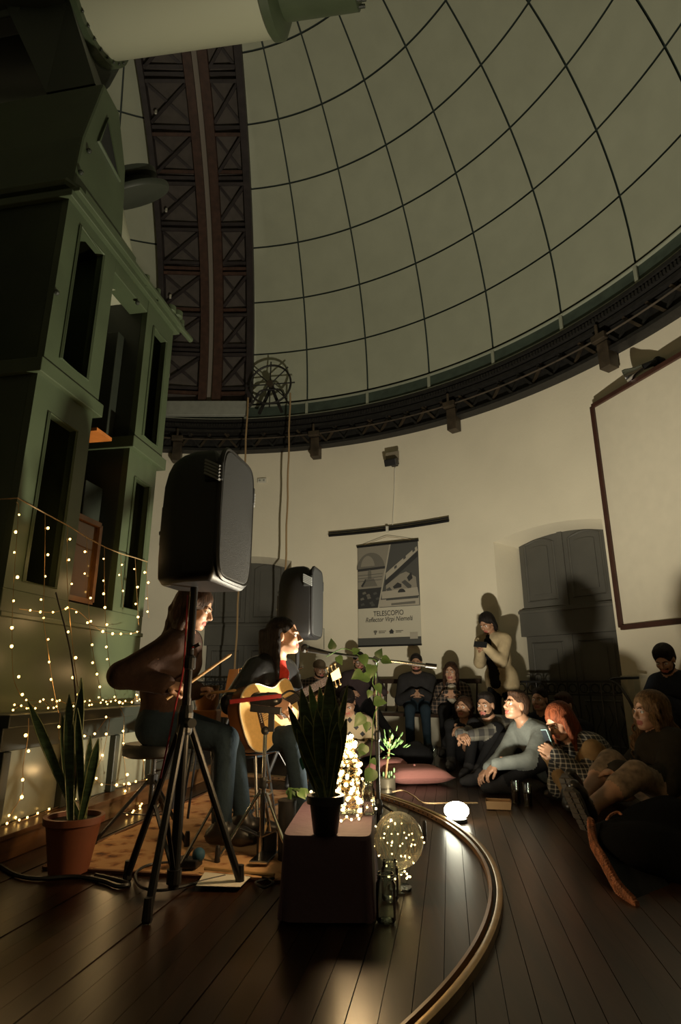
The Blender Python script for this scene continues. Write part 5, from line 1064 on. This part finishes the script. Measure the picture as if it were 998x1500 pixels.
plight('bottle_glow', bo, bt+V((0, 0, .33)), BOTTLE_W, (1, .66, .32), .06)
jt_ = G(531, 1192, TZ)
def jar(lab, c, r, h, lights=0, m=glass):
    o = thing('glass_jar', lab, 'jar', c); MB().lathe(c, [(r*.85, 0), (r, .008), (r, h*.78), (r*.80, h*.86), (r*.80, h), (r*.86, h)], 26, caps=False).build('glass', m, o, smooth=True); MB().lathe(c, [(r*.85, 0), (r*.85, .006)], 26).build('glass_base', m, o)
    for j in (0.89, .94): MB().tube([c+V((r*.83*math.cos(a), r*.83*math.sin(a), h*j)) for a in np.linspace(0, 6.28, 21)[:-1]], .002, 4, closed=True).build('thread', m, o)
    return o
jar('small glass jar beside the glowing bottle on the low table', G(540, 1193, TZ), .028, .13)
jar('glass jar on the floor against the low table', G(566, 1350), .036, .155); jar('second glass jar on the floor behind the other jar', G(572, 1318), .034, .14)
# scattered fairy lights on the cloth
ft = [G(x_, y_, TZ+.004) for x_, y_ in ((500, 1204), (508, 1198), (515, 1202), (524, 1196), (531, 1190), (526, 1201), (538, 1184), (547, 1180), (551, 1186), (545, 1174))]; fo = thing('fairy_light_strand', 'loose strand of pale fairy lights on the purple cloth', 'string lights', ft[0])
MB().tube(bez(ft, 40), .0013, 4).build('wire', wirec, fo)
for q in ft: bulb_obj(fo, q+UP*.004, .0055, bulbw)
bulb_obj(fo, D(456, 1160, 2.55), .006, bulbw)
# balloon
bc = D(584, 1230, 2.78); BR = .105; bl = thing('light_balloon', 'clear balloon filled with fairy lights beside the low table', 'balloon', V((bc.x, bc.y, 0)))
MB().ball(bc, BR, 32, (1, 1, 1.03)).build('skin', glass_mat('balloon_film', (.86, .88, .82), .08, .12, 1.35, .16), bl, smooth='all'); MB().lathe(bc-UP*(BR+.02), [(.018, 0), (.008, .015), (.02, .03)], 12).build('neck', glass, bl)
pts = []
for i in range(64):
    a = i*2.39996; z_ = 1-2*(i+.5)/64; r_ = math.sqrt(1-z_*z_)
    pts.append(bc+V((r_*math.cos(a), r_*math.sin(a), z_*1.03))*(BR+.003 if i % 3 else BR*.6))
pts.sort(key=lambda q: math.atan2(q.y-bc.y, q.x-bc.x)+q.z*3); MB().tube(pts, .0008, 3).build('fairy_wire', wirec, bl)
for q in pts:
    if random.random() < .72: bulb_obj(bl, q, .0034, bulbw)
base_ = [bc+V((random.gauss(0, .035), random.gauss(0, .03), -BR-.012-.03*random.random())) for _ in range(12)]
for q in base_: bulb_obj(bl, q, .0042, bulbw)
stp = [V((bc.x, bc.y, .0)), bc-UP*(BR+.01)]; MB().cyl(stp[0], stp[1], .004, n=6).build('stick', white, bl); MB().lathe(V((bc.x, bc.y, 0)), [(.05, 0), (.05, .012), (.01, .016)], 18).build('foot', glass, bl)
# floor lamp: small LED flood lying by the rail
lb = V((LAMP.x, LAMP.y, 0)); lp = thing('floor_lamp', 'bright LED work lamp lying on the floor beside the curved rail', 'lamp', lb)
MB().lathe(lb, [(.060, 0), (.065, .006), (.062, .022), (.04, .026)], 22).build('housing', blackm, lp, smooth=True)
lens = MB(); lens.ball(lb+UP*.065, .060, 18, (1.3, 1.1, .85)); lens.build('bulb', mat('lamp_bulb_white', (1, 1, .95), .5, emit=25, ecol=(1, .96, .72)), lp, smooth='all')
sl_ = bpy.data.lights.new('lamp_light', 'SPOT'); sl_.energy = LAMP_W; sl_.color = LAMP_COL; sl_.shadow_soft_size = .05; sl_.spot_size = rad(174); sl_.spot_blend = .75
lo_ = bpy.data.objects.new('lamp_light', sl_); sc.collection.objects.link(lo_); lo_.parent = lp; lo_.location = LAMP-ROOT[lp.name]; lo_.rotation_euler = V((-.25, .30, .92)).to_track_quat('-Z', 'Y').to_euler()
# ---- curtain of string lights on the pier
sc0 = PS(3.6, .9, 2.38); cur = thing('string_light_curtain', 'curtain of warm fairy lights hanging on the green pier', 'string lights', sc0)
topl = [PS(2.885, 1.845, 3.4), PS(2.865, 1.85, 2.40)]+[PF(x_, y_, 2.385) for x_, y_ in ((66, 752), (100, 770), (127, 787), (153, 801), (177, 811), (198, 817), (216, 823))]
MB().tube(topl, .004, 5).build('top_cord', ropem, cur)
ST = [[(24, 735), (27, 748), (21, 838), (18, 906), (18, 970), (22, 1002), (36, 1027)], [(66, 752), (66, 790), (65, 850), (64, 905), (70, 950), (77, 1000), (86, 1045)], [(99, 770), (98, 830), (101, 890), (107, 950), (113, 1000), (120, 1040)], [(127, 787), (129, 850), (131, 910), (137, 960), (145, 1000), (150, 1035)],
      [(153, 801), (153, 855), (155, 915), (160, 970), (170, 1020), (182, 1050)], [(177, 811), (178, 845), (181, 890)], [(198, 817), (200, 860), (203, 915)], [(214, 822), (216, 870), (218, 905)], [(28, 892), (75, 897), (110, 893), (150, 925), (190, 928), (204, 925)],
      [(42, 1052), (41, 1080), (34, 1122), (33, 1160), (20, 1186), (8, 1206)], [(88, 1045), (88, 1085), (110, 1070), (135, 1078), (160, 1050), (152, 1100), (140, 1140), (170, 1150), (214, 1142)], [(182, 1050), (181, 1095), (184, 1130), (186, 1160)], [(208, 1096), (212, 1140)]]
nbk = 0
for si, px in enumerate(ST):
    ys = [q[1] for q in px]
    def dist(y): return 2.385-.17*max(0, min(1, (y-740)/300))-(.06 if y > 1045 else 0)
    pts = bez([PF(x_, y_, dist(y_)) for x_, y_ in px], 60); so = MB().tube(pts, .0018, 4).build('strand', wirec, cur); L = 0; last = 0; step = .082
    for a, b in zip(pts[:-1], pts[1:]):
        L += (b-a).length
        if L-last > step:
            last = L; step = random.uniform(.07, .15); q = b+V((random.gauss(0, .010), random.gauss(0, .006), 0)); bulb_obj(so, q, random.choice((.006, .0075, .009)), bulb); nbk += 1
for s_, z_ in ((2.98, 1.55), (3.35, 1.2), (3.75, 1.5), (4.2, 1.25), (3.1, .95), (3.9, .9), (4.35, .85)): plight('curtain_glow', cur, PS(s_, z_, 2.22), .85, WARM, .02)
for s_ in (3.1, 3.6, 4.1, 4.4): plight('curtain_glow', cur, PS(s_, .30, 2.02), .7, WARM, .02)
# heap of lights on the plinth ledge and more on the step and rug edge
heap = thing('string_light_heap', 'tangled warm fairy lights heaped on the pier ledge', 'string lights', PS(3.6, .667, 2.3)); hp = []
for i in range(46):
    hp.append(PS(2.92+1.6*i/46, .685+.06*random.random()**2, 2.24+.12*random.random()))
MB().tube(hp, .0016, 4).build('wire', wirec, heap)
for q in hp: bulb_obj(heap, q, .0055, bulb)
gl = thing('string_light_tail', 'end of the fairy lights trailing over the step and rug', 'string lights', G(170, 1200)); gp_ = [G(x_, y_, .13 if i < 9 else .016) for i, (x_, y_) in enumerate(((10, 1208), (20, 1196), (28, 1203), (55, 1193), (90, 1180), (128, 1165), (150, 1158), (170, 1152), (190, 1150), (182, 1160), (190, 1172), (205, 1182), (186, 1194), (205, 1186), (212, 1170), (240, 1150)))]
MB().tube(bez(gp_, 60), .0016, 4).build('wire', wirec, gl)
for q in bez(gp_, 26): bulb_obj(gl, q+UP*.006, .0062, bulb)
# ================================================================ RUG, PAPER, CABLES
def rug_mat():
    m = bpy.data.materials.new('patterned_rug'); m.use_nodes = True; nt = m.node_tree; b = nt.nodes['Principled BSDF']; b.inputs['Roughness'].default_value = .95
    tc = nt.nodes.new('ShaderNodeTexCoord'); vo = nt.nodes.new('ShaderNodeTexVoronoi'); vo.inputs['Scale'].default_value = 9; nz = nt.nodes.new('ShaderNodeTexNoise'); nz.inputs['Scale'].default_value = 26; nz.inputs['Detail'].default_value = 6
    nt.links.new(tc.outputs['Object'], vo.inputs['Vector']); nt.links.new(tc.outputs['Object'], nz.inputs['Vector'])
    ad = nt.nodes.new('ShaderNodeMath'); ad.operation = 'ADD'; nt.links.new(vo.outputs['Distance'], ad.inputs[0]); nt.links.new(nz.outputs['Fac'], ad.inputs[1])
    rp = nt.nodes.new('ShaderNodeValToRGB'); e = rp.color_ramp.elements; e[0].position = .55; e[0].color = (.09, .033, .014, 1); e[1].position = 1.0; e[1].color = (.48, .28, .13, 1)
    x = e.new(.75); x.color = (.32, .14, .05, 1); nt.links.new(ad.outputs[0], rp.inputs[0]); nt.links.new(rp.outputs[0], b.inputs['Base Color'])
    bp = nt.nodes.new('ShaderNodeBump'); bp.inputs['Strength'].default_value = .5; bp.inputs['Distance'].default_value = .005; nt.links.new(nz.outputs['Fac'], bp.inputs['Height']); nt.links.new(bp.outputs[0], b.inputs['Normal']); MATS['patterned_rug'] = m; return m
r0 = G(64, 1273); rw, rl_ = 1.18, 2.15
rug = thing('rug', 'worn brown and ochre patterned rug under the musicians', 'rug', r0+PN*rw/2+PD*rl_/2)
MB().grid([[r0+PN*(rw*i/20)+PD*(rl_*j/30)+UP*(.010+.003*math.sin(i*2.1+j)) for i in range(21)] for j in range(31)]).build('pile', rug_mat(), rug, smooth='all')
bm_ = mat('rug_border', (.12, .045, .018), .95)
for a, b in (((0, 0), (rw, 0)), ((0, 0), (0, rl_)), ((rw, 0), (rw, rl_)), ((0, rl_), (rw, rl_))): MB().bar(r0+PN*a[0]+PD*a[1]+UP*.006, r0+PN*b[0]+PD*b[1]+UP*.006, .02, .012).build('border', bm_, rug)
pq = [G(x_, y_, .0165) for x_, y_ in ((287, 1298), (352, 1300), (368, 1284), (300, 1278))]
tag(MB().prism(pq, UP*.002).build('paper_sheet', white, loc=pq[0]), 'pale sheet of paper lying on the rug by the tripod foot', 'paper')
def cable(lab, px, z=.016, r=.006, m=black, n=60):
    pts = bez([G(x_, y_, z) for x_, y_ in px], n); tag(MB().tube(pts, r, 6).build('cable', m, loc=pts[0], smooth=True), lab, 'cable')
cable('thick black cable along the front edge of the rug', [(0, 1268), (25, 1282), (60, 1287), (110, 1284), (150, 1290), (172, 1298), (188, 1295), (168, 1288), (140, 1282)], .009, .009)
cable('thin black cable looped round the loudspeaker tripod', [(260, 1262), (222, 1266), (200, 1278), (204, 1297), (230, 1304), (262, 1300), (300, 1290), (330, 1283)])
cable('thin black cable curling behind the percussion stand', [(300, 1225), (345, 1210), (372, 1185), (352, 1170), (330, 1178), (345, 1190), (400, 1180), (420, 1170)])
cable('short dark cable beside the drummer\'s boots', [(385, 1285), (400, 1292), (388, 1300), (375, 1292), (402, 1286)], .016, .005)
cable('pale thin cable lying over the curved rail', [(575, 1160), (590, 1158), (606, 1166), (622, 1176), (660, 1176), (700, 1176)], .055, .005, ropem)
pts = bez([D(275, 872, 2.68), D(272, 930, 2.66), D(268, 985, 2.66), D(258, 1030, 2.65), D(248, 1080, 2.66), D(235, 1140, 2.7)], 50)
tag(MB().tube(pts, .004, 6).build('red_cable', mat('red_cable', (.35, .02, .03), .5), loc=pts[0]), 'red cable running down the loudspeaker pole', 'cable')
a_, b_ = G(300, 1272, .03), G(402, 1282, .03); tag(MB().cyl(a_, b_, .008, n=8).build('mallet', mat('hickory', (.42, .25, .1), .45), loc=a_), 'wooden mallet lying on the rug before the boots', 'mallet')
q = G(290, 1270, .016); k = thing('foot_pedal', 'small black foot pedal with a blue ball on the rug', 'pedal', q)
MB().box(q+V((-.05, 0, .02)), (.12, .08, .035), PN, PD, UP).build('base', blackm, k, bevel=.006); MB().ball(q+UP*.05, .03, 14).build('blue_ball', mat('blue_foam', (.01, .06, .11), .7), k, smooth='all'); MB().cyl(q+V((-.06, 0, .035)), q+V((-.03, 0, .08)), .006, n=8).build('beater_arm', steel, k)
q = G(380, 1262, .016); k = thing('kick_pedal', 'chrome foot pedal under the percussion stand', 'pedal', q+V((.02, .03, 0)))
MB().box(q+V((.02, .03, .012)), (.09, .20, .012), PN, PD, UP).build('footplate', steel, k, bevel=.003); MB().box(q+V((.02, .12, .05)), (.1, .02, .10), PN, PD, UP).build('frame', blackm, k, bevel=.003)
# ================================================================ CUSHIONS
pink = mat('dusty_pink_cotton', (.36, .15, .13), .85, bump=.3, bscale=30)
def cushion(lab, c, rz, tilt, w_=.44, h_=.11):
    c = V(c); r = V((math.cos(rz), math.sin(rz), 0)); f = V((-math.sin(rz), math.cos(rz), 0)); rows = []; b = MB(); n = 14
    def pt(u, v, s):
        k_ = ((1-u**4)*(1-v**4))**.5; p_ = .93+.07*(u*u*v*v); return c+r*(u*w_/2*p_*(1-.06*(1-abs(v))*abs(u)**6))+f*(v*w_/2*p_)+UP*(h_/2+s*h_/2*k_+tilt*u*w_/2)
    for s in (1, -1): b.grid([[pt(u, v, s) for u in (np.linspace(-1, 1, n) if s > 0 else np.linspace(1, -1, n))] for v in np.linspace(-1, 1, n)])
    b.ball(pt(0, 0, 1), .012, 8)
    tag(b.build('cushion', pink, loc=c, smooth='all'), lab, 'cushion', 'pink floor cushions')
c1 = G(608, 1145); cushion('flat pink cushion on the floor before the jeans-clad man', c1, .15, 0, .56, .13); cushion('darker pink cushion propped behind the other cushion', V((.43, 5.93, .01)), -.2, .05, .36, .14)
# ================================================================ GLASSES, TRAY, PHONES
beer = mat('dark_beer', (.02, .010, .006), .1)
def tumbler(lab, c, r=.034, h=.15, fill=.5, stem=False):
    c = V(c); g = thing('wine_glass' if stem else 'beer_glass', lab, 'glass', c)
    if stem:
        MB().lathe(c, [(.034, 0), (.034, .003), (.005, .008), (.004, .08)], 20).build('stem', glass, g, smooth=True); MB().lathe(c+UP*.08, [(.006, 0), (.035, .03), (.040, .07), (.034, .12)], 22, caps=False).build('bowl', glass, g, smooth=True)
    else:
        MB().lathe(c, [(r*.8, 0), (r*.82, .004), (r, h)], 22, caps=False).build('glass', glass, g, smooth=True); MB().lathe(c, [(r*.8, 0), (r*.8, .008)], 22).build('glass_base', glass, g)
        if fill: MB().lathe(c+UP*.009, [(r*.78, 0), (r*.92*(.8+.2*fill), h*fill)], 22).build('drink', beer, g)
    return g
tumbler('tall beer glass standing beside the paper tray', G(757, 1177)); tumbler('beer glass between the tray and the boots', G(774, 1180), h=.14)
tumbler('stemmed wine glass before the khaki knee', G(856, 1190), stem=True); tumbler('empty glass beside the floral skirt', G(966, 1222), .03, .13, 0)
tumbler('stemmed glass on the floor by the pink cushion', G(637, 1122), stem=True); tumbler('glass standing on the bench beside the checked-shirt woman', AZ(52.4, 5.60, .452), .03, .13, .3)
tq = G(722, 1184); tr_ = thing('paper_tray', 'small brown paper food tray on the floor by the glasses', 'tray', tq); kraft = mat('kraft_card', (.32, .19, .09), .8); tr0 = V((.97, -.2, 0)).normalized(); tf0 = V((.2, .97, 0)).normalized(); wq = tq+tr0*.04
MB().box(wq+UP*.004, (.15, .10, .004), tr0, tf0, UP).build('tray_floor', kraft, tr_)
for a, b, L_ in ((tf0, tr0, .16), (-tf0, tr0, .16)): MB().box(wq+a*.055+UP*.028, (L_, .003, .052), b, (a-UP*.2).normalized(), (UP+a*.2).normalized()).build('tray_side', kraft, tr_)
for a, b, L_ in ((tr0, tf0, .11), (-tr0, tf0, .11)): MB().box(wq+a*.08+UP*.028, (L_, .003, .052), b, (a-UP*.2).normalized(), (UP+a*.2).normalized()).build('tray_side', kraft, tr_)
for j in range(6): MB().ball(wq+tr0*random.uniform(-.05, .05)+tf0*random.uniform(-.03, .03)+UP*.03, .018, 7, (1.3, .8, .7)).build('snack', mat('snack_tan', (.36, .22, .10), .7), tr_)
def phone(lab, c, r, u, m, h=.15):
    c, r, u = V(c), V(r).normalized(), V(u).normalized(); u = (u-r*u.dot(r)).normalized(); n_ = r.cross(u); o = thing('phone', lab, 'phone', c); MB().box(c, (.074, h, .009), r, u, n_).build('case', m, o, bevel=.004); MB().box(c+n_*.005, (.066, h*.93, .001), r, u, n_).build('screen', mat('phone_glass', (.02, .025, .03), .1), o); MB().box(c-n_*.005-r*.02+u*h*.38, (.022, .03, .002), r, u, n_).build('camera_bump', blackm, o)
phone('pale blue phone in the red-haired woman\'s hands', D(803, 1084, 4.45), V((.25, -1, .1)), V((-.35, .1, 1)), mat('phone_case_blue', (.22, .34, .36), .4)); phone('dark phone held level by the standing man', D(704, 944, 6.95), V((.3, .4, 1)), V((1, -.4, 0)), blackm)
# ================================================================ CHAIR and COAT at the right, wicker edge, far jackets
chair_plain('dark chair under the man in black beside the white panel', V((3.16, 5.56, 0)), rad(205), blackm)
cb_ = G(960, 1262); coat = thing('coat_heap', 'heap of black coats and a bag on the floor', 'coat', cb_)
pr2 = [ell(cb_+V((.05, .05, .08)), (.32, .24, .12), 'a', .08), ell(cb_+V((-.10, -.12, .10)), (.2, .22, .13), 'a', .08), ell(cb_+V((.2, .15, .16)), (.22, .2, .14), 'a', .08), cap(cb_+V((-.15, .1, .1)), cb_+V((.25, .3, .2)), .09, .1, 'a', .06), cap(cb_+V((0, -.3, .06)), cb_+V((.2, -.2, .12)), .1, .12, 'a', .06)]
v_, f_ = nets(pr2, .02); v_[:, 2] = np.maximum(v_[:, 2]*.8, .002); b = MB(); b.v = [tuple(q) for q in v_]; b.f = [tuple(q) for q in f_]; b.m = [0]*len(f_); b.build('fabric', mat('black_coat_wool', (.0045, .0045, .005), 1, spec=.05, bump=.6, bscale=20), coat, smooth='all')
wk = mat('wicker_brown', (.24, .085, .035), .7, noise=.5, nscale=30, bump=.8, bscale=90)
bk = thing('wicker_basket', 'brown woven wicker tray leaning against the black coats', 'basket', G(905, 1300)); e0, e1, e2 = D(866, 1206, 3.25), D(885, 1262, 2.92), D(931, 1328, 2.62)
arc = bez([e0, D(870, 1235, 3.08), e1, D(906, 1300, 2.74), e2], 30)
for j in range(3): MB().tube([q+V((.0, .018*math.sin(i*1.4+j*2.1), .020*math.cos(i*1.4+j*2.1))) for i, q in enumerate(bez(arc, 120))], .015, 6).build('woven_strand', wk, bk)
MB().grid([[q.lerp(q+V((.26, .10, -.02)), t) for t in np.linspace(0, 1, 6)] for q in arc]).build('woven_panel', blk, bk, smooth='all')
MB().tube(bez([D(893, 1224, 3.2), D(890, 1200, 3.3), D(905, 1190, 3.35), D(915, 1200, 3.3)], 16), .008, 6).build('handle', wk, bk)
def heap_(lab, c, sx, sy_, sz, m, cat='jacket'):
    c = V(c); P_ = [ell(c+V((0, 0, sz*.5)), (sx, sy_, sz*.6), 'a', .05), ell(c+V((sx*.5, -sy_*.3, sz*.5)), (sx*.5, sy_*.6, sz*.5), 'a', .05), cap(c+V((-sx*.8, 0, sz*.3)), c+V((sx*.3, sy_*.2, sz*.9)), .06, .07, 'a', .05)]
    v_, f_ = nets(P_, .02); v_[:, 2] = np.maximum(v_[:, 2], .003); b = MB(); b.v = [tuple(q) for q in v_]; b.f = [tuple(q) for q in f_]; b.m = [0]*len(f_); tag(b.build('folded_jacket', m, loc=c, smooth='all'), lab, cat)
heap_('black jacket dropped on the floor behind the pink cushion', V((.72, 6.50, 0)), .22, .18, .20, blk); heap_('dark jacket on the floor beside the argyle sweater', V((.40, 7.0, 0)), .18, .16, .22, navy)
